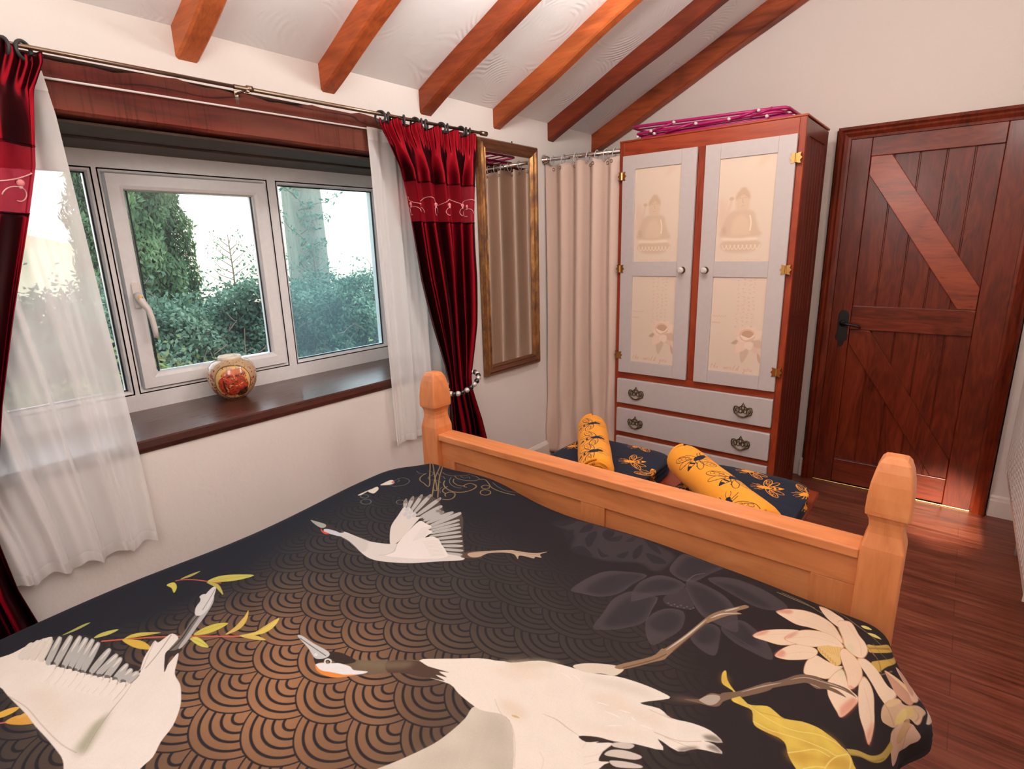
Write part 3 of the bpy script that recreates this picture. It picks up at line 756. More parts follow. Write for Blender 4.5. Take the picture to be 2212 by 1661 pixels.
for u in (.05,.135,.225,.315,.375,.435,.495):
    x = .012+u*.97; zc = 1.966-.019*u
    q = MB(); q.tube([(x+.004*sin(a),3.004+.021*cos(a),zc-.008+.028*sin(a)) for a in np.linspace(0,2*pi,18,endpoint=False)], .0026, 6, True)
    q.make('curtain_ring', M_ringc, BC, smooth=True)
    yy = 3.0+cosint(u)
    MB().tube([(x+.008*cos(a),yy-.004,1.905+.008*sin(a)) for a in np.linspace(0,2*pi,12,endpoint=False)], .002, 5, True).make('eyelet', M_steel, BC, smooth=True)

# ------------------------------------------------------------------ radiator on the right wall
M_rad = plain('radiator_enamel', (.72,.66,.61), .3)
RD = empty('radiator', (2.47, 2.9, .30), 'white ribbed panel radiator on the wall right of the door', 'radiator')
m = MB(); ra, rb, rz0, rz1 = 2.22, 3.47, .30, .965
prof = []; nr = 26
for i in range(nr):
    y = ra+.02+(rb-ra-.04)*i/nr; q = (rb-ra-.04)/nr
    prof += [(y,0),(y+q*.2,.011),(y+q*.6,.011),(y+q*.8,0)]
prof.append((rb-.02,0))
rows = [[(2.428+.008-d*.0-0.0, y, z) for y, d in prof] for z in (rz0+.0, rz0+.012)]
def rrow(z, k): return [(2.428-d*k+.006, y, z) for y, d in prof]
m.grid([rrow(rz0,.0), rrow(rz0+.05,.0), rrow(rz0+.065,1), rrow(rz1-.065,1), rrow(rz1-.05,0), rrow(rz1,0)])
m.box(2.436, 2.452, ra, rb, rz0, rz1)
m.make('front_panel', M_rad, RD)
for a in (ra-.004, rb): MB().box(2.428, 2.52, a, a+.004, rz0, rz1+.004).make('side_cover', M_rad, RD, bevel=.001)
m = MB(); m.box(2.428, 2.434, ra, rb, rz1, rz1+.004).box(2.514, 2.52, ra, rb, rz1, rz1+.004)
for i in range(48):
    y = ra+.004+(rb-ra-.01)*i/48; m.box(2.434, 2.514, y, y+.010, rz1, rz1+.003)
m.make('top_grille', M_rad, RD)
MB().box(2.49, 2.505, ra+.005, rb-.005, rz0, rz1-.01).make('back_panel', M_rad, RD)
m = MB(); m.tube([(2.50,rb-.25,0.0),(2.50,rb-.25,rz0+.01)], .0075, 10); m.make('feed_pipe', M_rad, RD, smooth=True)

# ------------------------------------------------------------------ curtain rod, net wire
RODX = .09
RO = empty('curtain_rod', (RODX, 1.0, 2.0), 'thin bronze curtain rod running above the window lintel', 'curtain rod')
rz = lambda y: 2.003+.0085*y
MB().tube([(RODX,-.35,rz(-.35)),(RODX,1.06,rz(1.06)-.002)], .0062, 12).make('rod_tube', M_steel, RO, smooth=True)
MB().tube([(RODX,1.04,rz(1.04)-.002),(RODX,2.33,rz(2.33))], .0078, 12).make('rod_tube', M_steel, RO, smooth=True)
m = MB(); m.tube([(RODX,2.318,rz(2.32)),(RODX,2.36,rz(2.36))], .012, 14); m.make('end_cap', M_steel, RO, smooth=True)
MB().tube([(RODX,1.085,rz(1.08)),(RODX,1.105,rz(1.1))], .0105, 14).make('rod_collar', M_steel, RO, smooth=True)
m = MB(); m.box(.0, .012, 1.078, 1.094, 1.972, 2.020).box(.012, .09, 1.083, 1.089, 2.004, 2.012).box(.084,.098,1.080,1.092,1.998,2.006)
m.make('bracket', M_steel, RO, bevel=.002)
t_ = plain('wire_white', (.80,.76,.74), .4)
NW = MB().tube([(.022,-.1,1.944),(.022,2.2,1.971)], .0035, 8).make('net_wire', t_, smooth=True)
tag(NW, 'thin white net-curtain wire stretched across the lintel', 'curtain wire')

# ------------------------------------------------------------------ shot-silk curtains with an embroidered sheer band
def taffeta():
    t = NT('red_taffeta'); v = t.coord()
    tx = t.noise(t.coord((300,300,40)), 1, 2)
    lw = t.n('LayerWeight', Blend=.5)
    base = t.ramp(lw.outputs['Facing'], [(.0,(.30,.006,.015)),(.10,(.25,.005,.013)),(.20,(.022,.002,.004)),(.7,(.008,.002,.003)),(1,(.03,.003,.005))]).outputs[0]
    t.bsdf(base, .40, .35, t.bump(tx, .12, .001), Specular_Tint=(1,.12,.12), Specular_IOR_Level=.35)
    return t.m
M_taf = taffeta()
def organza():
    t = NT('red_organza')
    tr = t.n('BsdfTransparent', Color=(.75,.12,.17)); df = t.n('BsdfDiffuse', Color=(.33,.008,.022)); tl = t.n('BsdfTranslucent', Color=(.42,.015,.035)); gl = t.n('BsdfGlossy', Color=(.55,.05,.08), Roughness=.35)
    a = t.n('MixShader', Fac=.4, i1=df, i2=tl); b = t.n('MixShader', Fac=.08, i1=a, i2=gl)
    wv = t.ramp(t.noise(t.coord((1,1,.35)), 16, 4), [(.3,(.12,.12,.12)),(.7,(.32,.32,.32))]).outputs[0]
    t.surf(t.n('MixShader', Fac=wv, i1=b, i2=tr)); return t.m
M_org = organza()
def net():
    t = NT('white_voile')
    tr = t.n('BsdfTransparent', Color=(.97,.97,.97)); df = t.n('BsdfDiffuse', Color=(.95,.945,.94)); tl = t.n('BsdfTranslucent', Color=(.93,.94,.95))
    a = t.n('MixShader', Fac=.22, i1=df, i2=tl)
    lw = t.n('LayerWeight', Blend=.45)
    f = t.ramp(lw.outputs['Facing'], [(.0,(.33,.33,.33)),(.7,(.04,.04,.04))]).outputs[0]
    t.surf(t.n('MixShader', Fac=f, i1=a, i2=tr)); return t.m
M_net = net()
M_hem = None
M_dark = plain('ring_dark', (.03,.032,.034), .5)
M_thread = plain('embroidery_thread', (.74,.40,.38), .5); M_thread2 = plain('embroidery_pink', (.70,.22,.24), .5)
def red_curtain(prof, side, label, ring_ys, nf):
    """prof rows: z, y_outer, y_inner, fold depth; side = +1 right of the window, -1 left of it"""
    R_ = empty('red_curtain', (RODX, (prof[0][1]+prof[0][2])/2, 0), label, 'curtain', 'pair of red curtains')
    prof = sorted(prof); nu = 260
    def P(u, z):
        yo, yi, amp = interp(prof, z)
        head = sstep(1.86, 1.965, z); mid = 1-head
        fold = 1.1*sin(2*pi*nf*u+.6*sin(2*pi*u*2+side)+.25*sin(z*3))+.18*sin(2*pi*nf*2*u+1.1+z*1.3)
        plt = sin(2*pi*nf*4.5*u)*.006+sin(2*pi*nf*u)*.010
        x = RODX+.012+amp*fold*mid+plt*head*1.2+.006*sin(z*7+u*9)*mid
        y = lerp(yo, yi, u)+amp*.35*cos(2*pi*nf*u+1.3)*mid*(1 if .02<u<.98 else .2)
        return (max(x, .064), y, z+.012*sin(2*pi*nf*u)*head*(1 if z > 1.9 else 0))
    def part(name, za, zb, n, mt, solid=.0016):
        rows = [[P(j/nu, lerp(za, zb, i/n)) for j in range(nu+1)] for i in range(n+1)]
        return MB().grid(rows).make(name, mt, R_, smooth=True, solid=solid)
    zt_ = prof[-1][0]
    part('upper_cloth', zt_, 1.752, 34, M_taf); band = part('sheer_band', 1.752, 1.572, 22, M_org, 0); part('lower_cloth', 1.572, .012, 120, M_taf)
    m = MB()
    for z in (1.752, 1.572):
        m.tube([tuple(np.array(P(j/nu, z))+np.array((.002,0,0))) for j in range(nu+1)], .0022, 5)
    m.make('band_seam', M_taf, band, smooth=True)
    m = MB()
    wave = [tuple(np.array(P(u, 1.668+.018*sin(u*2*pi*3.2)))+np.array((.0035,0,0))) for u in np.linspace(.02,.98,160)]
    m.tube(wave, .0019, 5)
    for k, uc in enumerate((.10,.27,.45,.62,.80,.93)):
        q = []
        for a in np.linspace(0, 1.55*pi, 22):
            rr = .030*(1-a/(2.4*pi)); q.append(tuple(np.array(P(min(.99,max(.01,uc+rr*1.7*cos(a+pi)*1.0)), 1.640-.034+rr*.95*sin(a)*1.1+.010))+np.array((.004,0,0))))
        m.tube(q, .0017, 5)
        c = np.array(P(uc, 1.652))+np.array((.006,0,0)); MB().sphere(c, .011, 10, 6, (.45,1,.9)).make('embroidered_flower', M_thread2, band, smooth=True)
        c = np.array(P(uc+.004, 1.641))+np.array((.007,0,0)); MB().sphere(c, .0055, 8, 6, (.6,1,1)).make('embroidered_bud', M_thread, band, smooth=True)
    m.make('embroidered_vine', M_thread, band, smooth=True)
    for k, (y, a) in enumerate(ring_ys):
        zc = rz(y)-.012; r = .023
        q = MB(); q.tube([(RODX+r*cos(t)*cos(a)*.98, y+r*cos(t)*sin(a), zc+r*sin(t)) for t in np.linspace(0,2*pi,22,endpoint=False)], .0050, 8, True)
        q.make('curtain_ring', M_dark, R_, smooth=True)
    return R_, P
profR = [(2.0,2.262,1.652,.006),(1.975,2.262,1.654,.008),(1.90,2.255,1.695,.012),(1.80,2.236,1.742,.026),(1.70,2.228,1.765,.027),(1.57,2.222,1.786,.026),(1.30,2.215,1.835,.026),(1.05,2.195,1.895,.022),(.86,2.165,1.948,.014),(.76,2.148,1.972,.010),(.70,2.150,1.976,.011),(.5,2.205,1.978,.022),(.3,2.245,1.975,.028),(.0,2.27,1.97,.030)]
ringsR = [(1.668,.5),(1.715,-.9),(1.80,-.6),(1.865,.3),(1.905,-.7),(1.935,-1.0),(2.03,.35),(2.075,-.8),(2.165,.2),(2.205,-.7),(2.235,-.9)]
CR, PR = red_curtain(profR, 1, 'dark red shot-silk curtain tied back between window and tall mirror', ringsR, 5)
profL = [(z, .51-(yo-1.654)*1.0 if False else None, None, a) for z, yo, yi, a in profR]
profL = [(2.0,-.12,.512,.006),(1.975,-.12,.510,.008),(1.90,-.115,.478,.012),(1.80,-.11,.462,.026),(1.70,-.105,.446,.027),(1.57,-.10,.408,.026),(1.30,-.095,.325,.026),(1.05,-.085,.252,.022),(.86,-.06,.205,.014),(.76,-.03,.180,.010),(.66,-.03,.170,.011),(.5,-.05,.182,.022),(.3,-.07,.218,.028),(.0,-.09,.28,.030)]
ringsL = [(-.08,.4),(-.0,-.5),(.09,.6),(.20,-.4),(.30,.2),(.432,.35),(.475,-.95)]
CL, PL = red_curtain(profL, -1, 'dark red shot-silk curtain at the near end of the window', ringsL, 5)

# bead tie-backs
def beads(c, ry, rx, tilt, label, n=22, hook=None):
    T = empty('bead_tieback', (0.02, c[1], c[2]), label, 'curtain tieback', 'bead tiebacks')
    for k in range(n):
        a = 2*pi*k/n
        p = (c[0]+rx*cos(a), c[1]+ry*sin(a), c[2]+tilt*sin(a)-.018*cos(a))
        MB().sphere(p, .0145, 12, 8).make('crystal_bead' if k % 2 else 'black_bead', M_bead if k % 2 else M_black, T, smooth=True)
t = NT('bead_crystal'); t.bsdf((.75,.70,.68), .08, .35, Coat_Weight=.6); M_bead = t.m
t = NT('bead_black'); t.bsdf((.012,.012,.014), .12, 0, Coat_Weight=.6); M_black = t.m
beads((.125,2.062,.745), .105, .056, .035, 'black and crystal bead tieback on the curtain beside the mirror')
beads((.125,.02,.72), .11, .056, -.035, 'black and crystal bead tieback on the curtain nearest the camera')

# ------------------------------------------------------------------ white voile net curtains
def net_curtain(prof, label, nf, x0, seed, hem):
    N_ = empty('net_curtain', (x0, (prof[0][1]+prof[0][2])/2, prof[-1][0]), label, 'net curtain', 'pair of white net curtains')
    prof = sorted(prof); nu, nz = 200, 90
    zb, zt_ = prof[0][0], prof[-1][0]
    def P(u, z):
        ya, yb, amp = interp(prof, z)
        f = sin(2*pi*nf*u+seed)+.5*sin(2*pi*nf*1.7*u+seed*2+z)+.25*sin(2*pi*nf*3.1*u+z*2)
        zz = z
        if hem: zz = z+(.014*sin(2*pi*nf*u+seed+.8)-.012*u)*sstep(zb+.25, zb, z)
        return (x0+amp*f, lerp(ya, yb, u)+amp*.4*cos(2*pi*nf*u), zz)
    MB().grid([[P(j/nu, lerp(zt_, zb+.035, i/nz)) for j in range(nu+1)] for i in range(nz+1)]).make('voile', M_net, N_, smooth=True)
    MB().grid([[P(j/nu, lerp(zb+.036, zb, i/3)) for j in range(nu+1)] for i in range(4)]).make('bottom_hem', M_net2, N_, smooth=True)
    MB().grid([[tuple(np.array(P(j/nu, lerp(zt_+.002, zt_-.05, i/3)))+np.array((.003,0,0))) for j in range(nu+1)] for i in range(4)]).make('heading', M_net2, N_, smooth=True)
t = NT('voile_double'); tr = t.n('BsdfTransparent'); df = t.n('BsdfDiffuse', Color=(.95,.935,.92)); tl = t.n('BsdfTranslucent', Color=(.9,.9,.9))
t.surf(t.n('MixShader', Fac=.12, i1=t.n('MixShader', Fac=.35, i1=df, i2=tl), i2=tr)); M_net2 = t.m
net_curtain([(1.968,1.632,2.12,.006),(1.85,1.634,2.12,.008),(1.2,1.638,2.12,.012),(.8,1.642,2.11,.012),(.492,1.648,2.08,.012)], 'white voile net curtain hanging behind the tied red curtain by the mirror', 4, .030, .6, False)
net_curtain([(1.962,-.10,.515,.006),(1.85,-.10,.526,.008),(1.2,.0,.545,.012),(.8,.06,.558,.014),(.62,.10,.561,.014),(.478,.12,.562,.014)], 'white voile net curtain at the near end of the window', 5, .031, 2.1, True)

# ------------------------------------------------------------------ bed
BD = empty('bed', (1.27, .5, 0), 'honey pine bed with panelled footboard and carved posts', 'bed')
def post(x0, x1, y0, y1, h, name='foot_post'):
    cx, cy = (x0+x1)/2, (y0+y1)/2; hx, hy = (x1-x0)/2, (y1-y0)/2
    prof = [(0,1),(h-.245,1),(h-.232,.985),(h-.215,.90),(h-.195,.80),(h-.178,.77),(h-.162,.80),(h-.150,.90),(h-.146,1.0),(h-.135,1.02),(h-.10,1.0),(h-.065,.93),(h-.035,.81),(h-.014,.66),(h-.004,.5),(h,.30)]
    m = MB(); rows = []
    for z, s in prof:
        r = .12*s; pts = []
        for sx, sy in ((-1,-1),(1,-1),(1,1),(-1,1)):
            # slightly eased corners
            for dx, dy in (((0,1),(1,0)) if sx*sy > 0 else ((1,0),(0,1))):
                pts.append((cx+sx*hx*s*(1-(.10 if dx else 0)), cy+sy*hy*s*(1-(.10 if dy else 0)), z))
        rows.append(pts+[pts[0]])
    m.grid(rows)
    n = len(rows[0]); m.f.append(tuple(range(n-1))[::-1]); m.f.append(tuple((len(rows)-1)*n+k for k in range(n-1)))
    return m.make(name, M_pinez, BD, bevel=.0015)
post(.424, .515, 1.487, 1.587, .950); post(2.034, 2.126, 1.487, 1.587, .940)
post(.424, .515, -.72, -.62, 1.10, 'head_post'); post(2.034, 2.126, -.72, -.62, 1.10, 'head_post')
MB().box(.515, 2.034, 1.497, 1.580, .664, .692).make('top_rail', M_pine, BD, bevel=.004)
MB().box(.515, 2.034, 1.516, 1.562, .578, .664).make('upper_rail', M_pine, BD, bevel=.002)
for a, b in ((.515,.585),(1.205,1.30),(1.93,2.034)): MB().box(a, b, 1.517, 1.561, .30, .578).make('muntin', M_pinez, BD, bevel=.002)
for a, b in ((.585,1.205),(1.30,1.93)): MB().box(a, b, 1.527, 1.551, .30, .578).make('footboard_panel', M_pine, BD, bevel=.001)
MB().box(.515, 2.034, 1.516, 1.562, .18, .30).make('lower_rail', M_pine, BD, bevel=.002)
for a in (.45, 2.062): MB().box(a, a+.035, -.62, 1.487, .20, .298).make('side_rail', M_pine, BD, bevel=.002)
MB().box(.515, 2.034, -.69, -.65, .3, 1.0).make('headboard_panel', M_pine, BD, bevel=.004)
M_mat = plain('mattress_cloth', (.75,.72,.70), .8)
MT = MB().box(.53, 2.03, -.60, 1.40, .30, .505).make('mattress', M_mat, bevel=.04, seg=4)
tag(MT, 'mattress under the crane-print quilt on the pine bed', 'mattress')
MB().box(.49, 2.06, -.62, 1.515, .24, .299).make('slat_base', M_pine, BD)

# ------------------------------------------------------------------ quilt with the printed cranes
# quilt surface: s runs across the bed over both sides, t along it and over the foot end
DUV_S0, DUV_R1, DUV_XL, DUV_XR, DUV_R2, DUV_S1 = .26, .08, .485, 2.165, .10, .13
DUV_W = DUV_S0 + DUV_R1*math.pi/2 + (DUV_XR-DUV_R2-DUV_XL-DUV_R1) + DUV_R2*math.pi/2 + DUV_S1
DUV_T0, DUV_T1, DUV_RF, DUV_TF = -.58, 1.40, .065, .10
DUV_L = DUV_T1-DUV_T0 + DUV_RF*math.pi/2 + DUV_TF
def duvet(s, t):
    a = DUV_S0; b = a+DUV_R1*math.pi/2; c = b+(DUV_XR-DUV_R2-DUV_XL-DUV_R1); d = c+DUV_R2*math.pi/2
    if s < a: x = DUV_XL; dz = -DUV_R1-(a-s); side = 1.0
    elif s < b:
        q = (s-a)/DUV_R1; x = DUV_XL+DUV_R1*(1-math.cos(q)); dz = -DUV_R1*(1-math.sin(q)); side = 1-math.sin(q)
    elif s < c: x = DUV_XL+DUV_R1+(s-b); dz = 0; side = 0.0
    elif s < d:
        q = (s-c)/DUV_R2; x = DUV_XR-DUV_R2+DUV_R2*math.sin(q); dz = -DUV_R2*(1-math.cos(q)); side = 1-math.cos(q)
    else: x = DUV_XR; dz = -DUV_R2-(s-d); side = 1.0
    e = DUV_T1-DUV_T0; g = e+DUV_RF*math.pi/2
    if t < e: y = DUV_T0+t; ez = 0
    elif t < g: q = (t-e)/DUV_RF; y = DUV_T1+DUV_RF*math.sin(q); ez = -DUV_RF*(1-math.cos(q))
    else: y = DUV_T1+DUV_RF; ez = -DUV_RF-(t-g)
    def st(lo, hi, v):
        v = min(1, max(0, (v-lo)/(hi-lo))); return v*v*(3-2*v)
    z = .614 - .045*st(.75, 1.42, y)*st(.6,1.25,x) + .016*st(.5,1.1,y)*st(1.1,.7,x) - .03*st(1.75, 2.12, x)*st(.9, 1.4, y) 
    z += .006*math.sin(x*5.1+y*2.3)*math.sin(y*4.3-x*1.7) + .004*math.sin(x*11+y*7) 
    z += .012*math.exp(-((x-.83)/.18)**2)*st(1.1,1.4,y)
    z -= .03*st(1.18, 1.44, y)*st(.95, .6, x)
    z += dz + ez
    fl = .058*st(1.10, 1.22, y) - .095*st(1.24, 1.46, y)
    if x > 1.8: x += fl*min(1, side*1.3) + .008*math.sin(y*13)*side
    if x < .8: x += (.05*st(.4,-.1,y) + .03*st(1.25,1.42,y) + .006*math.sin(y*9))*max(side,.3)*(1-st(.6,.8,x))
    lo = .30 + .16*st(.75, 1.0, y)*st(1.5, 2.0, x)
    return (x, y, max(z, lo))
ART = [
('p',(74,66,69),[1034,1920,1043,1962,1107,2004,1203,2004,1285,2004,1383,1980,1431,1954,1417,1855,1366,1870,1283,1826,1228,1819,1166,1824,1121,1907],{'alpha':0.55,'blur':0.006}),
('p',(45,40,45),[1029,1927,1039,1969,1080,2004,1076,1955,1058,1925],{'alpha':0.9}),
('p',(45,40,45),[1129,1923,1119,1975,1134,2004,1152,1958],{'alpha':0.9}),
('p',(45,40,45),[1169,1894,1158,1934,1172,1961,1193,1911,1201,1862],{'alpha':0.9}),
('p',(45,40,45),[1189,1962,1203,2004,1225,1975,1224,1931],{'alpha':0.9}),
('p',(45,40,45),[1224,1931,1248,1980,1258,1944],{'alpha':0.9}),
('p',(45,40,45),[1274,1954,1285,2004,1295,1967],{'alpha':0.9}),
('p',(45,40,45),[1320,1918,1325,1963,1346,1912,1341,1876],{'alpha':0.9}),
('p',(45,40,45),[1222,1877,1254,1856,1275,1854,1259,1834],{'alpha':0.9}),
('p',(45,40,45),[1292,1866,1308,1910,1316,1866],{'alpha':0.9}),
('p',(45,40,45),[1318,1994,1357,1986,1393,1947,1354,1959],{'alpha':0.9}),
('p',(45,40,45),[1203,2004,1257,2004,1253,2000],{'alpha':0.9}),
('p',(45,40,45),[1354,1926,1393,1931,1423,1914,1393,1891],{'alpha':0.9}),
('p',(45,40,45),[1088,1901,1108,1928,1128,1862],{'alpha':0.9}),
('p',(45,40,45),[1166,1824,1183,1857,1236,1825,1199,1804],{'alpha':0.9}),
('p',(78,69,72),[1287,1632,1288,1706,1307,1771,1352,1804,1407,1823,1398,1763,1390,1699,1359,1655,1316,1637],{'alpha':0.8}),
('p',(52,46,50),[1314,1658,1320,1741,1356,1796,1401,1815,1393,1760,1379,1694,1354,1663],{'alpha':0.85,'blur':0.006}),
('p',(78,69,72),[1411,1535,1401,1599,1391,1672,1414,1732,1472,1743,1486,1686,1494,1623,1465,1570,1431,1537],{'alpha':0.8}),
('p',(52,46,50),[1423,1560,1414,1629,1419,1708,1465,1737,1481,1682,1485,1622,1457,1573],{'alpha':0.85,'blur':0.006}),
('p',(78,69,72),[1448,1880,1436,1942,1444,2000,1489,2004,1530,2004,1553,2000,1536,1943,1509,1864],{'alpha':0.8}),
('p',(52,46,50),[1458,1889,1455,1974,1489,2004,1530,2004,1538,1984,1502,1881],{'alpha':0.85,'blur':0.006}),
('p',(78,69,72),[1539,1915,1580,1959,1640,1969,1696,1960,1735,1932,1705,1891,1666,1878,1602,1891],{'alpha':0.8}),
('p',(52,46,50),[1563,1913,1619,1936,1701,1906,1663,1888,1609,1898],{'alpha':0.85,'blur':0.006}),
('p',(78,69,72),[1496,1631,1506,1703,1548,1726,1571,1662,1562,1602,1542,1558],{'alpha':0.8}),
('p',(52,46,50),[1503,1636,1515,1697,1548,1705,1563,1655,1549,1619,1522,1615],{'alpha':0.85,'blur':0.006}),
('p',(78,69,72),[1598,1644,1610,1718,1637,1720,1651,1678,1663,1614,1632,1612],{'alpha':0.8}),
('p',(52,46,50),[1602,1654,1613,1709,1637,1706,1647,1668,1630,1633],{'alpha':0.85,'blur':0.006}),
('p',(78,69,72),[1638,1727,1662,1792,1708,1776,1746,1730,1756,1689,1706,1688,1673,1695],{'alpha':0.8}),
('p',(52,46,50),[1646,1729,1663,1780,1699,1760,1724,1725,1700,1700,1674,1708],{'alpha':0.85,'blur':0.006}),
('p',(78,69,72),[1504,1852,1510,1880,1559,1879,1604,1864,1639,1829,1659,1783,1670,1735,1625,1733,1587,1742,1546,1786],{'alpha':0.8}),
('p',(52,46,50),[1514,1853,1558,1864,1603,1841,1633,1802,1610,1758,1580,1769,1546,1801],{'alpha':0.85,'blur':0.006}),
('p',(78,69,72),[1429,1688,1411,1737,1410,1795,1438,1848,1502,1849,1501,1789,1467,1746,1439,1695],{'alpha':0.8}),
('p',(52,46,50),[1421,1731,1421,1788,1448,1833,1492,1841,1489,1801,1455,1758],{'alpha':0.85,'blur':0.006}),
('p',(70,62,66),[1486,1762,1511,1835,1560,1765,1549,1740,1504,1728],{'alpha':0.8}),
('p',(110,98,100),[1508,1738,1508,1737,1508,1735,1507,1734,1506,1733,1505,1733,1504,1733,1503,1734,1503,1736,1503,1737,1504,1738,1505,1739,1506,1739,1507,1739],{'alpha':0.7}),
('p',(110,98,100),[1518,1733,1518,1732,1518,1731,1517,1730,1516,1729,1515,1729,1514,1729,1513,1730,1513,1731,1513,1733,1514,1734,1515,1735,1516,1735,1517,1734],{'alpha':0.7}),
('p',(110,98,100),[1522,1743,1522,1742,1522,1741,1521,1739,1520,1739,1519,1738,1518,1739,1517,1740,1517,1741,1517,1742,1518,1743,1519,1744,1520,1745,1521,1744],{'alpha':0.7}),
('p',(110,98,100),[1531,1739,1532,1738,1531,1736,1531,1735,1530,1734,1529,1734,1528,1734,1527,1735,1527,1736,1527,1738,1528,1739,1529,1740,1530,1740,1531,1740],{'alpha':0.7}),
('p',(110,98,100),[1535,1749,1536,1747,1536,1746,1535,1745,1534,1744,1533,1744,1532,1744,1531,1745,1531,1746,1531,1748,1532,1749,1533,1750,1534,1750,1535,1750],{'alpha':0.7}),
('p',(110,98,100),[1545,1744,1545,1743,1545,1742,1545,1740,1544,1740,1543,1739,1542,1740,1541,1741,1541,1742,1541,1743,1542,1745,1543,1745,1544,1746,1545,1745],{'alpha':0.7}),
('p',(110,98,100),[1549,1754,1549,1753,1549,1752,1549,1750,1548,1749,1547,1749,1546,1750,1545,1750,1545,1752,1545,1753,1546,1754,1547,1755,1548,1755,1549,1755],{'alpha':0.7}),
('p',(110,98,100),[1559,1750,1559,1749,1559,1747,1558,1746,1557,1745,1556,1745,1555,1745,1555,1746,1555,1747,1555,1749,1555,1750,1556,1751,1557,1751,1558,1751],{'alpha':0.7}),
('p',(110,98,100),[1563,1760,1563,1759,1563,1757,1562,1756,1561,1755,1560,1755,1559,1755,1559,1756,1559,1757,1559,1759,1559,1760,1560,1761,1561,1761,1562,1761],{'alpha':0.7}),
('l',(96,86,88),[1502,1865,1506,1907,1525,1937],{'w':0.0031,'alpha':0.8}),
('l',(84,75,78),[1502,1849,1537,1800,1589,1744],{'w':0.0018,'alpha':0.7}),
('l',(84,75,78),[1474,1745,1496,1631],{'w':0.0018,'alpha':0.7}),
('l',(84,75,78),[1651,1721,1698,1709,1755,1693],{'w':0.0017,'alpha':0.7}),
('l',(112,112,100),[427,1873,451,1864,465,1868,468,1885],{'w':0.003}),
('l',(150,124,84),[468,1885,486,1846,509,1818,536,1809,556,1823,273,2072,588,1826,602,1797,613,1783,287,2141,652,1770],{'w':0.0038}),
('l',(112,112,100),[443,1910,466,1917,493,1894,508,1861,531,1846,547,1860,564,1862,579,1855],{'w':0.0029}),
('l',(112,112,100),[472,1936,511,1909,538,1906,561,1894],{'w':0.0029}),
('l',(150,124,84),[573,1881,595,1854,627,1837,663,1838,688,1859,699,1891,695,1920,677,1927,660,1920,655,1902,662,1891,673,1894],{'w':0.0041}),
('l',(150,124,84),[586,1916,604,1894,630,1884,651,1887,658,1896],{'w':0.0035}),
('l',(112,112,100),[564,1922,588,1890,616,1871,643,1867,663,1876],{'w':0.0028}),
('l',(150,124,84),[617,1851,622,1827,633,1812,651,1809],{'w':0.0038}),
('l',(150,124,84),[665,1795,652,1806,653,1826,669,1833,682,1824,691,1804,686,1786,670,1774],{'w':0.0037}),
('l',(112,112,100),[608,1837,615,1816,636,1798],{'w':0.0024}),
('l',(140,115,82),[488,1946,527,1933,559,1942,593,1966,600,1987],{'w':0.0025}),
('l',(150,124,84),[564,1941,592,1927,628,1931,657,1950,666,1972,682,1982,709,1970,743,1953,785,1960,825,1981],{'w':0.0031}),
('l',(112,112,100),[715,1986,754,1974,795,1981,820,2017],{'w':0.0023}),
('l',(112,112,100),[576,1956,610,1945,616,1966,633,1952],{'w':0.0021}),
('l',(150,124,84),[615,1980,640,1982,661,1973],{'w':0.0021}),
('l',(150,124,84),[731,1951,734,1946,734,1940,732,1934,727,1929,721,1927,715,1927,711,1931,708,1936,708,1942,710,1948,715,1953,721,1955,726,1955],{'w':0.0034,'closed':1}),
('l',(150,124,84),[758,1926,762,1919,762,1910,760,1902,754,1896,747,1893,739,1894,733,1899,729,1906,728,1915,731,1923,737,1928,744,1931,752,1930],{'w':0.0034,'closed':1}),
('l',(112,112,100),[481,1609,485,1605,486,1599,484,1594,479,1591,472,1589,465,1590,459,1592,455,1597,454,1602,457,1607,462,1611,469,1612,476,1612],{'w':0.0031,'closed':1}),
('l',(112,112,100),[521,1590,525,1585,527,1578,524,1571,518,1567,509,1564,500,1565,493,1569,488,1575,487,1581,490,1588,496,1592,504,1595,513,1594],{'w':0.003,'closed':1}),
('l',(112,112,100),[600,1667,604,1662,605,1655,604,1650,600,1645,594,1643,588,1644,582,1647,578,1652,577,1658,578,1664,582,1668,588,1671,594,1670],{'w':0.003,'closed':1}),
('l',(112,112,100),[452,1762,460,1784,488,1786,504,1766,504,1739,487,1715,464,1704,446,1688],{'w':0.0025}),
('l',(112,112,100),[455,1742,456,1757,468,1757,470,1744],{'w':0.0022}),
('p',(228,215,198),[447,1631,447,1651,447,1673,465,1665,476,1646,477,1631],{}),
('p',(232,220,204),[446,1688,441,1715,441,1738,452,1743,471,1729,464,1707],{}),
('p',(214,120,104),[461,1726,452,1743,471,1729],{}),
('p',(226,208,190),[445,1592,444,1613,445,1634,450,1629,453,1599],{}),
('l',(140,120,86),[1707,1988,1759,1983,1807,1967,1867,1951,1924,1881],{'w':0.0023}),
('l',(140,120,86),[1790,2004,1836,2000,1886,1967,1935,1943],{'w':0.0023}),
('l',(140,130,100),[1697,1981,1787,1977],{'w':0.0023}),
('l',(204,98,76),[570,812,601,846,636,881,673,913,718,945,776,983,815,1011],{'w':0.0045}),
('l',(204,98,76),[443,1012,450,1025,475,1047,510,1066,548,1084],{'w':0.0037}),
('l',(204,98,76),[685,616,698,632],{'w':0.0036}),
('p',(206,192,84),[601,846,596,862,608,882,642,908,625,882,607,856],{}),
('p',(216,180,72),[601,843,612,855,643,871,682,874,681,866,649,851],{}),
('p',(196,190,96),[545,805,537,818,542,837,553,850,556,828],{}),
('p',(170,172,92),[476,760,472,778,468,803,473,816,480,790],{}),
('p',(206,192,84),[716,949,709,971,718,997,742,1015,746,990,737,966],{}),
('p',(212,204,96),[722,940,733,951,768,953,792,950,770,941,738,938],{}),
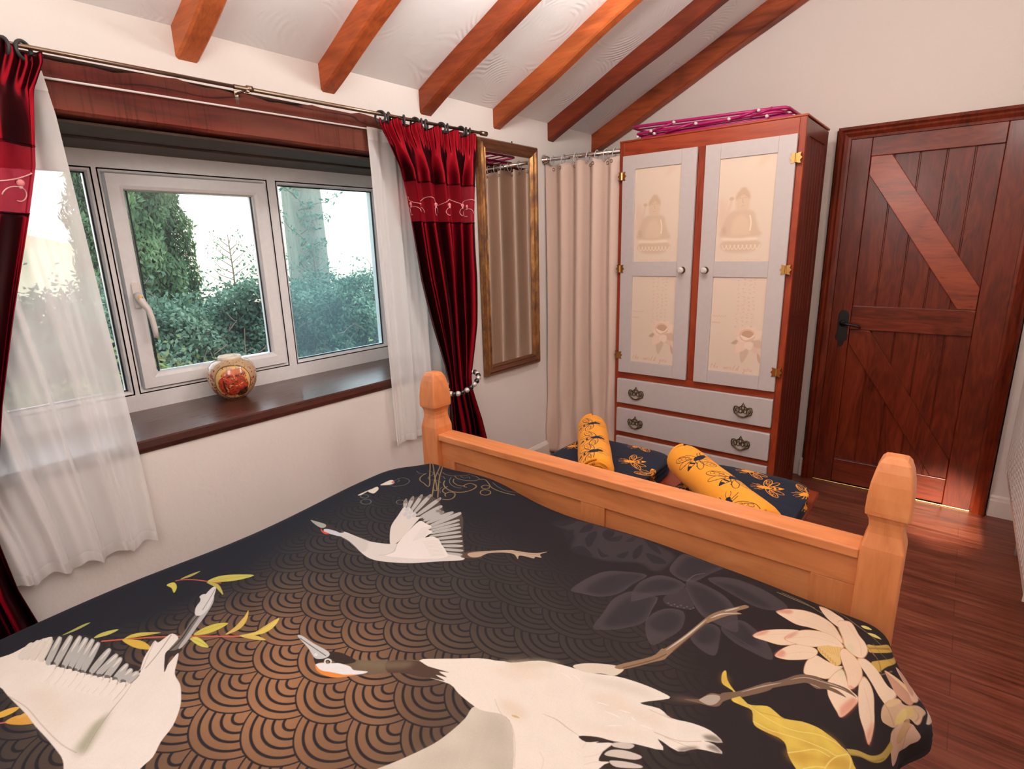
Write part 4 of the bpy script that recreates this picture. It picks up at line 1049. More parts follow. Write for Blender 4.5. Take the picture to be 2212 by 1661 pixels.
('p',(214,182,92),[779,992,770,1018,750,1049,734,1067,770,1045,787,1019],{}),
('p',(222,196,98),[808,1009,826,1036,824,1067,823,1096,842,1076,847,1049,830,1025],{}),
('p',(210,186,92),[813,1010,836,1031,872,1039,846,1022],{}),
('p',(200,190,92),[511,1065,508,1093,535,1123,588,1153,576,1121,546,1090],{}),
('p',(186,176,84),[512,1062,547,1077,609,1062,556,1066],{}),
('p',(208,196,84),[446,990,447,1007,474,1004,496,989,469,993],{}),
('p',(176,166,90),[444,1024,440,1049,444,1075,452,1047],{}),
('p',(226,178,72),[660,617,659,639,670,654,678,643,675,625],{}),
('p',(216,160,66),[696,629,691,643,704,657,738,664,723,645],{}),
('p',(220,170,84),[699,643,695,657,705,662,706,651],{}),
('l',(160,140,60),[601,846,617,879,641,907],{'w':0.0015,'alpha':0.7}),
('l',(160,140,60),[717,950,725,982,741,1013],{'w':0.0014,'alpha':0.7}),
('l',(160,140,60),[809,1010,829,1046,823,1095],{'w':0.0014,'alpha':0.7}),
('l',(160,140,60),[514,1067,545,1111,586,1151],{'w':0.0016,'alpha':0.7}),
('l',(160,140,60),[724,940,756,947,789,950],{'w':0.0014,'alpha':0.7}),
('p',(50,43,42),[462,730,473,760,512,793,568,810,613,820,651,819,697,827,733,837,761,829,763,809,758,797,715,791,655,758,609,734,531,721],{}),
('p',(240,231,222),[445,634,451,659,457,679,451,714,458,742,474,744,521,719,566,719,602,733,632,746,655,758,684,772,711,788,754,803,752,830,739,836,708,852,684,870,662,888,676,890,672,903,668,922,701,923,724,895,734,885,781,866,772,878,753,903,779,892,817,873,857,868,889,858,921,844,955,819,974,793,997,772,1005,750,1028,709,971,652,902,670,876,674,849,673,795,668,747,662,700,658,618,646,576,641,536,623],{'mottle':0.02,'n':3}),
('p',(226,218,208),[482,683,458,697,445,709,451,714,465,712,486,700,504,686],{}),
('p',(236,228,218),[470,697,452,708,453,712,462,709],{'alpha':0.75}),
('l',(196,184,170),[506,686,488,701,467,713],{'w':0.0022,'alpha':0.85}),
('p',(226,218,208),[492,690,465,706,448,720,454,725,468,723,493,709,514,693],{}),
('p',(236,228,218),[477,705,455,719,456,723,465,720],{'alpha':0.75}),
('l',(196,184,170),[516,693,494,710,470,724],{'w':0.0022,'alpha':0.85}),
('p',(226,218,208),[509,699,476,715,453,730,457,734,471,733,501,719,529,702],{}),
('p',(236,228,218),[488,715,460,729,460,733,470,730],{'alpha':0.75}),
('l',(196,184,170),[531,703,503,719,473,734],{'w':0.0022,'alpha':0.85}),
('p',(226,218,208),[531,708,492,724,463,740,465,744,479,744,515,730,549,713],{}),
('p',(236,228,218),[504,725,470,739,468,743,479,741],{'alpha':0.75}),
('l',(196,184,170),[550,713,516,730,481,745],{'w':0.0022,'alpha':0.85}),
('p',(184,182,178),[558,716,512,735,476,754,477,758,492,758,534,741,574,721],{}),
('p',(236,228,218),[524,735,483,753,480,757,491,755],{'alpha':0.75}),
('l',(70,62,58),[576,721,535,741,493,759],{'w':0.0022,'alpha':0.85}),
('p',(184,182,178),[577,725,530,747,491,770,494,775,508,774,553,753,594,729],{}),
('p',(236,228,218),[543,747,499,769,497,773,507,771],{'alpha':0.75}),
('l',(70,62,58),[595,729,554,753,509,775],{'w':0.0022,'alpha':0.85}),
('p',(184,182,178),[598,734,550,758,510,783,513,788,526,786,572,764,614,738],{}),
('p',(236,228,218),[563,758,517,781,516,786,525,783],{'alpha':0.75}),
('l',(70,62,58),[615,739,573,764,528,787],{'w':0.0022,'alpha':0.85}),
('p',(184,182,178),[611,743,566,766,528,790,530,795,544,794,587,771,626,746],{}),
('p',(236,228,218),[578,766,535,789,533,793,543,791],{'alpha':0.75}),
('l',(70,62,58),[628,747,588,772,545,795],{'w':0.0021,'alpha':0.85}),
('p',(184,182,178),[626,750,582,774,545,798,548,803,561,801,603,779,641,754],{}),
('p',(236,228,218),[594,773,552,797,550,801,560,798],{'alpha':0.75}),
('l',(70,62,58),[643,755,604,779,562,802],{'w':0.0021,'alpha':0.85}),
('p',(184,182,178),[641,757,601,780,568,803,570,808,583,806,622,785,657,761],{}),
('p',(236,228,218),[612,779,574,801,573,806,582,803],{'alpha':0.75}),
('l',(70,62,58),[659,761,623,785,584,807],{'w':0.0021,'alpha':0.85}),
('p',(184,182,178),[659,767,630,790,610,812,614,817,626,814,653,793,677,769],{}),
('p',(236,228,218),[641,789,616,811,616,815,624,811],{'alpha':0.75}),
('l',(70,62,58),[678,769,654,793,628,815],{'w':0.0021,'alpha':0.85}),
('p',(184,182,178),[677,774,655,797,641,817,647,821,658,818,679,798,696,776],{}),
('p',(236,228,218),[666,795,647,815,648,819,655,816],{'alpha':0.75}),
('l',(70,62,58),[697,776,680,798,660,819],{'w':0.002,'alpha':0.85}),
('p',(184,182,178),[699,782,676,801,661,818,666,823,678,820,699,804,717,784],{}),
('p',(236,228,218),[686,800,667,817,668,821,675,818],{'alpha':0.75}),
('l',(70,62,58),[719,784,700,804,679,821],{'w':0.002,'alpha':0.85}),
('p',(184,182,178),[724,790,705,806,694,821,699,825,710,822,727,809,742,792],{}),
('p',(236,228,218),[714,805,699,819,700,823,707,820],{'alpha':0.75}),
('l',(70,62,58),[743,792,729,809,712,823],{'w':0.002,'alpha':0.85}),
('p',(184,182,178),[739,796,725,810,718,821,723,825,734,823,748,811,757,797],{}),
('p',(236,228,218),[734,809,723,820,725,824,731,820],{'alpha':0.75}),
('l',(70,62,58),[759,797,749,812,736,823],{'w':0.002,'alpha':0.85}),
('p',(184,182,178),[750,806,740,818,738,827,745,830,755,828,764,819,769,807],{}),
('p',(236,228,218),[749,817,743,825,746,829,752,825],{'alpha':0.75}),
('l',(70,62,58),[771,807,765,819,757,828],{'w':0.002,'alpha':0.85}),
('p',(60,52,48),[566,723,575,729,598,725,597,719],{'alpha':0.75}),
('p',(243,235,226),[581,726,589,727,608,719,627,702,619,695,596,708,578,719],{}),
('l',(214,200,184),[593,725,608,718,626,702],{'w':0.0013,'alpha':0.8}),
('p',(60,52,48),[592,733,601,739,622,734,621,729],{'alpha':0.75}),
('p',(243,235,226),[606,735,614,736,632,728,650,712,642,705,620,718,603,729],{}),
('l',(214,200,184),[618,735,632,728,649,712],{'w':0.0013,'alpha':0.8}),
('p',(60,52,48),[608,741,617,747,638,743,637,737],{'alpha':0.75}),
('p',(243,235,226),[622,744,630,745,648,737,666,720,658,713,636,726,619,737],{}),
('l',(214,200,184),[634,743,648,736,665,720],{'w':0.0012,'alpha':0.8}),
('p',(60,52,48),[624,747,633,753,654,749,653,743],{'alpha':0.75}),
('p',(243,235,226),[638,750,646,751,663,743,681,726,673,719,651,733,635,744],{}),
('l',(214,200,184),[650,749,663,742,680,726],{'w':0.0012,'alpha':0.8}),
('p',(60,52,48),[642,755,651,761,671,756,670,751],{'alpha':0.75}),
('p',(243,235,226),[656,758,663,758,681,750,698,733,690,727,668,740,653,751],{}),
('l',(214,200,184),[667,757,681,749,697,733],{'w':0.0012,'alpha':0.8}),
('p',(60,52,48),[658,762,667,768,687,763,686,758],{'alpha':0.75}),
('p',(243,235,226),[672,765,680,765,697,757,714,740,705,734,684,747,669,758],{}),
('l',(214,200,184),[683,764,697,756,712,740],{'w':0.0012,'alpha':0.8}),
('p',(60,52,48),[673,769,682,775,702,770,700,764],{'alpha':0.75}),
('p',(243,235,226),[686,771,694,772,711,764,728,746,719,740,698,754,683,765],{}),
('l',(214,200,184),[698,770,711,763,726,746],{'w':0.0012,'alpha':0.8}),
('p',(60,52,48),[685,775,694,781,715,776,713,770],{'alpha':0.75}),
('p',(243,235,226),[699,778,707,778,724,770,740,752,732,746,711,760,696,771],{}),
('l',(214,200,184),[710,776,724,769,739,752],{'w':0.0012,'alpha':0.8}),
('p',(60,52,48),[700,783,709,789,729,784,727,778],{'alpha':0.75}),
('p',(243,235,226),[714,785,721,786,738,777,754,760,746,753,725,767,710,779],{}),
('l',(214,200,184),[725,784,738,776,753,760],{'w':0.0012,'alpha':0.8}),
('p',(60,52,48),[719,791,729,797,749,792,747,786],{'alpha':0.75}),
('p',(243,235,226),[733,794,741,794,757,785,773,768,764,762,744,776,730,787],{}),
('l',(214,200,184),[744,792,757,785,772,768],{'w':0.0012,'alpha':0.8}),
('p',(60,52,48),[742,799,751,805,771,800,769,794],{'alpha':0.75}),
('p',(243,235,226),[756,802,763,802,779,793,794,776,786,770,766,784,752,796],{}),
('l',(214,200,184),[767,800,779,792,793,776],{'w':0.0012,'alpha':0.8}),
('l',(150,136,116),[763,818,795,790,820,762,857,727,897,698],{'w':0.0023,'alpha':0.6,'taper':1}),
('p',(162,160,134),[824,748,821,759,853,738,886,712,897,698,871,693,851,710,830,730],{'alpha':0.85,'blur':0.006}),
('p',(222,206,184),[634,690,719,709,781,703,779,684,704,673,645,668],{'alpha':0.45,'blur':0.015}),
('l',(176,162,142),[618,646,681,662,753,670,835,681,881,693],{'w':0.0019,'alpha':0.6}),
('l',(205,190,170),[739,836,763,809,781,788,795,771],{'w':0.0019,'alpha':0.7}),
('l',(170,165,160),[664,887,713,856,745,836],{'w':0.002,'alpha':0.6}),
('l',(120,116,112),[671,919,716,877,747,842],{'w':0.0024,'alpha':0.7}),
('p',(58,48,44),[729,887,724,903,742,915,754,907,754,887,778,873,793,862,760,874],{}),
('p',(120,112,106),[724,895,709,913,684,941,637,984,656,988,687,957,717,929,736,911,736,901],{}),
('p',(182,180,178),[741,912,728,931,695,963,658,1001,623,1031,592,1046,621,1019,658,983,700,944,732,913],{}),
('l',(48,42,42),[728,896,707,927,669,962,645,990,618,1024],{'w':0.0037,'alpha':0.9}),
('p',(218,214,212),[637,984,607,997,587,1016,565,1039,549,1062,561,1065,604,1039,641,1011,651,991],{}),
('p',(216,212,210),[580,1019,565,1023,561,1033,570,1037,580,1025,600,1014,607,1004],{}),
('l',(120,114,112),[564,1061,600,1031,632,1002],{'w':0.0017}),
('p',(86,74,64),[620,1638,597,1709,635,1761,701,1741,737,1722,786,1749,886,1650,985,1551,948,1521,865,1572,794,1596,716,1633,658,1635],{'alpha':0.9}),
('p',(186,182,177),[624,1642,598,1664,590,1675,585,1688,598,1680,610,1671,631,1646],{}),
('p',(92,74,62),[603,1661,590,1675,585,1688,598,1680,610,1670],{'alpha':0.6,'blur':0.002}),
('p',(186,182,177),[637,1644,604,1683,590,1706,588,1717,602,1707,620,1685,646,1645],{}),
('p',(92,74,62),[600,1690,590,1706,588,1717,602,1707,612,1696],{'alpha':0.6,'blur':0.002}),
('p',(186,182,177),[650,1650,616,1704,599,1738,600,1747,612,1736,634,1702,661,1649],{}),
('p',(92,74,62),[606,1723,599,1738,600,1747,612,1736,621,1725],{'alpha':0.6,'blur':0.002}),
('p',(186,182,177),[665,1651,632,1717,618,1761,621,1769,632,1757,652,1712,676,1648],{}),
('p',(92,74,62),[621,1747,618,1761,621,1769,632,1757,638,1745],{'alpha':0.6,'blur':0.002}),
('p',(186,182,177),[683,1650,662,1723,656,1771,661,1777,670,1764,683,1714,695,1645],{}),
('p',(92,74,62),[656,1758,656,1771,661,1777,670,1764,674,1753],{'alpha':0.6,'blur':0.002}),
('p',(186,182,177),[702,1644,693,1702,694,1739,702,1743,709,1731,714,1691,714,1637],{}),
('p',(92,74,62),[260,2168,694,1739,702,1743,709,1731,711,1720],{'alpha':0.6,'blur':0.002}),
('p',(186,182,177),[712,1650,708,1693,711,1717,719,1721,726,1708,729,1681,724,1643],{}),
('p',(92,74,62),[709,1706,711,1717,719,1721,726,1708,728,1698],{'alpha':0.6,'blur':0.002}),
('p',(186,182,177),[726,1640,721,1689,725,1718,732,1722,739,1710,742,1677,738,1633],{}),
('p',(92,74,62),[722,1708,725,1718,732,1722,739,1710,741,1699],{'alpha':0.6,'blur':0.002}),
('p',(186,182,177),[743,1637,741,1699,748,1738,756,1741,762,1729,762,1685,755,1629],{}),
('p',(186,182,177),[763,1633,763,1704,770,1752,778,1755,785,1742,784,1691,775,1625],{}),
('p',(186,182,177),[776,1617,787,1675,800,1716,807,1717,810,1709,802,1665,785,1611],{}),
('p',(186,182,177),[788,1606,803,1660,819,1698,825,1698,829,1690,817,1649,796,1600],{}),
('p',(186,182,177),[799,1596,818,1648,837,1684,844,1684,847,1676,833,1636,807,1590],{}),
('p',(186,182,177),[814,1587,837,1633,858,1663,865,1663,867,1655,850,1621,822,1580],{}),
('p',(186,182,177),[838,1584,859,1622,879,1646,886,1646,889,1638,873,1610,846,1577],{}),
('p',(186,182,177),[859,1576,883,1606,904,1625,911,1623,913,1616,896,1594,867,1569],{}),
('p',(186,182,177),[880,1565,905,1590,927,1603,934,1601,935,1594,918,1577,888,1558],{}),
('p',(186,182,177),[901,1555,927,1573,948,1583,955,1581,956,1574,939,1561,908,1547],{}),
('p',(186,182,177),[922,1542,947,1557,966,1564,974,1561,974,1555,958,1545,928,1535],{}),
('p',(186,182,177),[934,1532,958,1546,976,1552,983,1550,983,1543,968,1534,941,1525],{}),
('p',(226,217,207),[763,1473,712,1514,681,1547,654,1592,623,1645,639,1642,639,1657,664,1642,677,1648,693,1629,707,1639,726,1600,749,1552,773,1495,771,1479],{}),
('p',(205,204,206),[638,1635,631,1651,641,1653,653,1638,650,1630],{}),
('p',(205,204,206),[660,1631,653,1647,663,1649,674,1634,671,1626],{}),
('p',(205,204,206),[681,1627,675,1643,685,1645,696,1630,693,1622],{}),
('p',(205,204,206),[657,1611,651,1627,661,1629,672,1614,669,1606],{}),
('p',(205,204,206),[678,1608,672,1623,682,1625,693,1610,690,1603],{}),
('p',(223,215,208),[566,1408,605,1423,664,1431,708,1439,742,1455,765,1471,778,1487,819,1514,920,1534,981,1552,990,1536,942,1490,896,1446,856,1418,811,1393,780,1385,746,1387,701,1396,659,1402,624,1402],{}),
('p',(240,232,225),[791,1471,776,1493,749,1552,724,1621,751,1626,776,1625,783,1606,802,1604,807,1579,812,1566,823,1584,849,1585,881,1567,913,1551,945,1524,905,1481,848,1445,804,1423,809,1452],{}),
('l',(205,196,186),[775,1624,760,1594],{'w':0.0015,'alpha':0.8}),
('l',(205,196,186),[778,1618,765,1586],{'w':0.0015,'alpha':0.8}),
('l',(205,196,186),[781,1612,769,1578],{'w':0.0015,'alpha':0.8}),
('l',(205,196,186),[785,1606,773,1570],{'w':0.0015,'alpha':0.8}),
('l',(205,196,186),[788,1600,778,1563],{'w':0.0015,'alpha':0.8}),
('l',(205,196,186),[791,1594,782,1555],{'w':0.0015,'alpha':0.8}),
('l',(205,196,186),[795,1588,786,1547],{'w':0.0014,'alpha':0.8}),
('l',(205,196,186),[798,1582,791,1540],{'w':0.0014,'alpha':0.8}),
('l',(205,196,186),[801,1576,795,1533],{'w':0.0014,'alpha':0.8}),
('l',(205,196,186),[805,1570,799,1525],{'w':0.0014,'alpha':0.8}),
('l',(204,188,172),[853,1581,826,1543],{'w':0.0014,'alpha':0.8}),
('l',(204,188,172),[861,1576,834,1539],{'w':0.0014,'alpha':0.8}),
('l',(204,188,172),[869,1572,841,1536],{'w':0.0014,'alpha':0.8}),
('l',(204,188,172),[876,1567,848,1532],{'w':0.0014,'alpha':0.8}),
('l',(204,188,172),[884,1562,855,1528],{'w':0.0014,'alpha':0.8}),
('l',(204,188,172),[891,1557,862,1524],{'w':0.0014,'alpha':0.8}),
('l',(204,188,172),[899,1552,870,1520],{'w':0.0014,'alpha':0.8}),
('l',(204,188,172),[907,1547,877,1516],{'w':0.0014,'alpha':0.8}),
('l',(204,188,172),[914,1542,884,1513],{'w':0.0014,'alpha':0.8}),
('l',(204,188,172),[921,1537,891,1509],{'w':0.0014,'alpha':0.8}),
('l',(204,188,172),[929,1532,898,1505],{'w':0.0014,'alpha':0.8}),
('l',(204,188,172),[936,1528,905,1501],{'w':0.0014,'alpha':0.8}),
('p',(196,190,184),[701,1396,659,1402,624,1402,599,1414,665,1430,707,1436,740,1407,740,1391],{'alpha':0.55,'blur':0.003}),
('l',(170,160,150),[788,1411,804,1431,803,1455,781,1484],{'w':0.0024,'alpha':0.6}),
('p',(96,76,64),[982,1548,967,1572,981,1600,1014,1628,1018,1598,1019,1578],{'alpha':0.9,'blur':0.001}),
('p',(192,166,142),[977,1580,1011,1631,1047,1678,1060,1688,1087,1704,1111,1727,1126,1755,1121,1726,1135,1713,1121,1704,1123,1692,1102,1684,1086,1673,1096,1654,1072,1668,1047,1656,1018,1618,1014,1584,998,1567],{}),
('l',(110,84,68),[984,1587,1015,1627,1063,1680,1103,1705,1120,1732],{'w':0.0015,'alpha':0.7}),
('p',(58,48,48),[520,1414,543,1422,590,1420,611,1423,601,1409,572,1404,543,1398,531,1395],{}),
('p',(204,208,216),[543,1398,567,1407,604,1411,624,1402,590,1392,558,1388],{}),
('p',(216,72,52),[529,1394,549,1389,569,1390,584,1391,571,1382,549,1384],{}),
('p',(168,167,156),[450,1407,470,1411,519,1416,535,1405,524,1396,488,1399],{}),
('p',(40,32,30),[544,1403,545,1402,546,1401,546,1400,544,1399,543,1399,541,1399,540,1400,538,1401,538,1402,538,1403,539,1404,541,1404,543,1403],{}),
('p',(214,203,187),[1364,1188,1410,1206,1449,1195,1502,1137,1543,1089,1324,920,1312,968,1318,994,1329,1014,1343,1041,1361,1084,1367,1119,1368,1156],{'mottle':0.03}),
('p',(168,160,148),[1390,1189,1434,1196,1470,1157,1433,1153,1405,1157],{'alpha':0.5,'blur':0.02}),
('p',(168,160,148),[1392,1144,1435,1152,1423,1124],{'alpha':0.5,'blur':0.02}),
('p',(168,160,148),[1367,1067,1433,1113,1431,1089,1377,1045],{'alpha':0.5,'blur':0.02}),
('p',(168,160,148),[1451,1141,1481,1153,1510,1116,1466,1103],{'alpha':0.5,'blur':0.02}),
('p',(56,43,38),[1548,1257,1575,1274,1603,1282,1638,1298,1654,1284,1667,1267,1683,1248,1628,1184,1586,1235],{'alpha':0.95,'blur':0.003}),
('p',(214,202,190),[1603,1278,1618,1291,1635,1296,1631,1284,1608,1273],{}),
('p',(214,202,190),[1603,1250,1608,1265,1629,1278,1655,1283,1649,1271,1621,1257],{}),
('p',(214,202,190),[1616,1245,1639,1259,1663,1267,1661,1260,1630,1241],{}),
('p',(214,202,190),[1609,1217,1633,1237,1664,1254,1675,1250,1640,1223],{}),
('p',(118,96,78),[1642,1429,1657,1446,1683,1461,1689,1454,1669,1442],{'alpha':0.6,'blur':0.004}),
('p',(226,212,192),[1448,1393,1456,1411,1482,1433,1516,1451,1534,1451,1528,1423,1503,1412,1479,1394],{}),
('p',(243,232,219),[1213,1218,1246,1248,1286,1282,1308,1296,1343,1315,1384,1360,1416,1378,1451,1390,1478,1396,1531,1423,1580,1434,1624,1436,1640,1429,1601,1387,1636,1395,1663,1387,1696,1398,1728,1402,1753,1390,1727,1374,1743,1377,1760,1367,1724,1351,1700,1327,1662,1331,1679,1315,1635,1299,1603,1283,1575,1274,1548,1256,1565,1253,1582,1267,1580,1262,1603,1278,1598,1256,1601,1234,1617,1242,1609,1221,1606,1129,1544,1080,1484,1154,1443,1199,1414,1206,1385,1193,1357,1193,1328,1199,1296,1201,1251,1200],{'mottle':0.02,'n':3}),
('p',(243,232,219),[1191,1202,1222,1230,1266,1263,1310,1295,1341,1315,1368,1313,1438,1224,1413,1208,1386,1192,1365,1187,1319,1190,1288,1196,1227,1181],{'n':3}),
('p',(228,204,180),[1390,1231,1417,1243,1449,1240,1445,1215,1408,1216],{'alpha':0.6,'blur':0.008}),
('p',(232,208,184),[1518,1349,1553,1383,1587,1369,1567,1333],{'alpha':0.4,'blur':0.008}),
('p',(214,202,190),[1470,1379,1560,1421,1615,1416,1572,1397],{'alpha':0.5,'blur':0.008}),
('p',(232,212,192),[1535,1277,1611,1322,1656,1328,1580,1287],{'alpha':0.5,'blur':0.008}),
('p',(234,212,192),[1568,1355,1632,1379,1665,1361,1611,1346],{'alpha':0.5,'blur':0.008}),
('p',(236,214,194),[1323,1279,1381,1330,1431,1347,1382,1287],{'alpha':0.5,'blur':0.008}),
('p',(216,200,170),[1333,1306,1379,1354,1421,1380,1396,1344,1373,1319],{'alpha':0.6,'blur':0.008}),
('l',(252,246,238),[1439,1362,1456,1363,1468,1360],{'w':0.0019,'taper':1}),
('l',(252,246,238),[1457,1373,1472,1372,1482,1368],{'w':0.0019,'taper':1}),
('l',(252,246,238),[1577,1349,1599,1355],{'w':0.0018,'taper':1}),
('l',(252,246,238),[1601,1348,1616,1343],{'w':0.0018,'taper':1}),
('l',(252,246,238),[1555,1331,1580,1334,1588,1333],{'w':0.0018,'taper':1}),
('l',(252,246,238),[1576,1304,1599,1321],{'w':0.0018,'taper':1}),
('l',(252,246,238),[1533,1341,1559,1348],{'w':0.0018,'taper':1}),
('l',(252,246,238),[1622,1340,1648,1345],{'w':0.0018,'taper':1}),
('l',(196,178,156),[1469,1255,1496,1261,1526,1258,1550,1257],{'w':0.0027,'alpha':0.7,'taper':1}),
('l',(206,188,166),[1621,1382,1654,1384,1663,1387],{'w':0.0018,'alpha':0.7}),
('l',(190,160,130),[1650,1340,1693,1348,1724,1370],{'w':0.0018,'alpha':0.6}),
('l',(200,170,140),[1669,1341,1705,1345,1723,1350],{'w':0.0015,'alpha':0.6}),
('l',(212,196,176),[1381,1224,1410,1207,1441,1200,1470,1174,1499,1136],{'w':0.0018,'alpha':0.7}),
('p',(206,170,96),[1428,1216,1435,1221,1444,1221,1436,1216],{'alpha':0.8}),
('l',(222,206,186),[1513,1187,1527,1180,1536,1160],{'w':0.0014,'alpha':0.7}),
('l',(222,206,186),[1566,1252,1566,1239],{'w':0.0015,'alpha':0.7}),
('l',(224,208,190),[1603,1273,1593,1243,1577,1225],{'w':0.0014,'alpha':0.7}),
('l',(224,208,190),[1616,1242,1597,1228,1585,1213],{'w':0.0014,'alpha':0.7}),
('p',(84,56,40),[1721,1383,1738,1397,1753,1390,1734,1379],{'alpha':0.75,'blur':0.003}),
('p',(84,56,40),[1734,1365,1745,1377,1760,1367,1744,1363],{'alpha':0.75,'blur':0.003}),
('p',(84,56,40),[1648,1389,1663,1387,1660,1394],{'alpha':0.75,'blur':0.003}),
('p',(84,56,40),[1699,1334,1721,1355,1723,1349,1702,1327],{'alpha':0.75,'blur':0.003}),
('p',(150,120,92),[1516,1451,1561,1521,1567,1558,1574,1569,1588,1645,1600,1748,1614,1794,1638,1841,1652,1866,1661,1861,1644,1822,1657,1821,1636,1791,1617,1743,1606,1705,1598,1634,1588,1548,1586,1529,1573,1509,1534,1451],{}),
('l',(220,210,198),[1577,1560,1591,1638,1602,1733],{'w':0.0039,'alpha':0.85,'taper':1}),
('l',(220,210,198),[1607,1745,1623,1786,1654,1821],{'w':0.0041,'alpha':0.85,'taper':1}),
('l',(220,210,198),[1622,1799,1644,1844],{'w':0.0042,'alpha':0.85,'taper':1}),
('l',(92,66,46),[1530,1453,1568,1512,1583,1549],{'w':0.0026,'alpha':0.8}),
('l',(92,66,46),[1590,1565,1599,1648,1607,1721],{'w':0.0028,'alpha':0.8}),
('p',(124,98,78),[1663,1445,1685,1463,1696,1493,1715,1505,1739,1542,1775,1612,1781,1586,1745,1522,1724,1495,1720,1471,1710,1460,1689,1453],{}),
('p',(196,182,168),[1686,1463,1697,1488,1714,1496,1714,1474,1705,1460,1691,1459],{'alpha':0.8}),
('l',(214,202,186),[1732,1526,1749,1549,1773,1592],{'w':0.0026,'alpha':0.7}),
('p',(112,94,74),[1024,1115,1041,1122,1072,1127,1101,1142,1143,1170,1192,1203,1223,1188,1222,1172,1188,1160,1162,1143,1138,1120,1107,1097,1086,1081,1054,1078,1030,1089],{}),
('p',(82,62,50),[1136,1164,1190,1200,1220,1203,1267,1217,1248,1206,1272,1205,1249,1196,1275,1196,1248,1185,1222,1172,1188,1160,1162,1144],{'n':3}),
('p',(132,114,90),[1088,1131,1145,1168,1183,1192,1185,1176,1151,1150,1102,1120],{'alpha':0.6,'blur':0.006}),
('p',(56,43,38),[1010,1106,1023,1116,1040,1123,1077,1127,1078,1117,1056,1097,1040,1097,1027,1083,1016,1071,1008,1075,1006,1079,1020,1095],{}),
('p',(237,236,236),[1020,1070,1029,1081,1046,1093,1057,1101,1082,1109,1098,1108,1125,1122,1119,1110,1095,1090,1075,1081,1045,1067,1027,1067],{}),
('p',(233,142,62),[1018,1068,1028,1066,1045,1067,1059,1074,1075,1081,1091,1088,1113,1104,1099,1087,1082,1072,1056,1062,1035,1061],{}),
('p',(202,202,200),[915,1090,920,1097,960,1100,1010,1106,1021,1095,1005,1078,964,1085],{}),
('l',(70,64,64),[923,1090,972,1093,1016,1096],{'w':0.0018}),
('p',(236,238,238),[998,1087,1000,1085,1000,1084,1000,1083,998,1082,997,1081,995,1081,993,1082,992,1083,991,1085,992,1086,993,1087,995,1087,997,1087],{'alpha':0.8}),
('p',(228,226,222),[1040,1094,1042,1091,1043,1088,1042,1085,1039,1083,1035,1082,1031,1082,1027,1084,1024,1087,1023,1090,1024,1093,1027,1095,1031,1096,1036,1096],{}),
('p',(66,46,36),[1038,1092,1040,1090,1040,1088,1039,1087,1037,1085,1035,1084,1032,1085,1029,1086,1028,1087,1027,1089,1028,1091,1030,1093,1032,1093,1035,1093],{}),
('p',(160,120,90),[1036,1089,1036,1089,1037,1088,1036,1087,1036,1086,1034,1086,1033,1086,1032,1087,1031,1087,1031,1088,1032,1089,1032,1090,1033,1090,1035,1090],{}),
('p',(208,172,84),[1908,1911,1924,1927,1959,1977,1984,1967,1983,1954,1946,1874,1932,1825,1924,1836,1920,1848,1935,1881,2022,2045,1925,1897,1911,1892],{}),
('l',(150,104,56),[1911,1898,1930,1923,1961,1965],{'w':0.0051,'alpha':0.7}),
('p',(230,214,120),[1887,1976,1897,1984,1910,1981,1897,1971],{}),
('p',(230,214,120),[1903,1958,1918,1969,1935,1969,1917,1956],{}),
('l',(150,110,72),[1907,1906,1930,1872,1936,1830],{'w':0.0016}),
('l',(150,110,72),[1917,1927,1939,1905,1962,1908],{'w':0.0016}),
('l',(132,112,80),[1934,1816,1954,1870],{'w':0.0019}),
('p',(222,172,134),[1717,1894,1725,1912,1736,1928,1766,1949,1798,1954,1828,1943,1847,1919,1866,1875,1844,1884,1821,1890,1795,1887,1767,1877,1739,1884],{}),
('p',(247,219,190),[1720,1894,1728,1911,1738,1927,1767,1947,1798,1952,1826,1942,1845,1919,1863,1877,1842,1885,1820,1891,1794,1888,1767,1879,1741,1884],{}),
('p',(222,172,134),[1794,1992,1809,2000,1834,1986,1853,1972,1852,1936,1837,1940,1816,1958],{}),
('p',(247,219,190),[1795,1990,1810,1997,1834,1985,1853,1972,1851,1938,1837,1941,1816,1958],{}),
('p',(222,172,134),[1897,1830,1907,1848,1922,1842,1934,1825,1948,1799,1961,1795,1961,1758,1961,1733,1944,1743,1929,1767,1915,1793],{}),
('p',(247,219,190),[1898,1827,1908,1845,1923,1839,1934,1823,1947,1799,1960,1796,1959,1759,1960,1735,1943,1745,1929,1768,1916,1792],{}),
('p',(222,172,134),[1702,1750,1713,1790,1745,1831,1779,1857,1768,1809,1784,1798,1760,1765,1731,1754],{}),
('p',(247,219,190),[1704,1752,1714,1789,1745,1829,1778,1855,1767,1808,1783,1798,1759,1767,1732,1756],{}),
('p',(222,172,134),[1816,1710,1815,1748,1825,1783,1846,1778,1867,1773,1878,1777,1863,1713,1840,1700,1822,1692],{}),
('p',(247,219,190),[1817,1711,1816,1747,1826,1781,1846,1777,1866,1772,1876,1776,1862,1714,1840,1702,1822,1694],{}),
('p',(222,172,134),[1758,1714,1766,1759,1784,1795,1812,1810,1827,1800,1820,1761,1790,1725,1772,1712],{}),
('p',(247,219,190),[1759,1716,1767,1759,1784,1793,1811,1808,1826,1798,1819,1762,1790,1726,1773,1714],{}),
('p',(222,172,134),[1862,1708,1878,1769,1899,1709,1917,1692,1915,1658,1901,1601,1891,1611,1877,1637,1868,1661],{}),
('p',(247,219,190),[1863,1706,1878,1764,1899,1707,1916,1691,1914,1658,1901,1604,1891,1614,1877,1638,1869,1661],{}),
('p',(222,172,134),[1911,1737,1913,1777,1924,1767,1939,1725,1952,1657,1952,1583,1938,1608,1924,1647],{}),
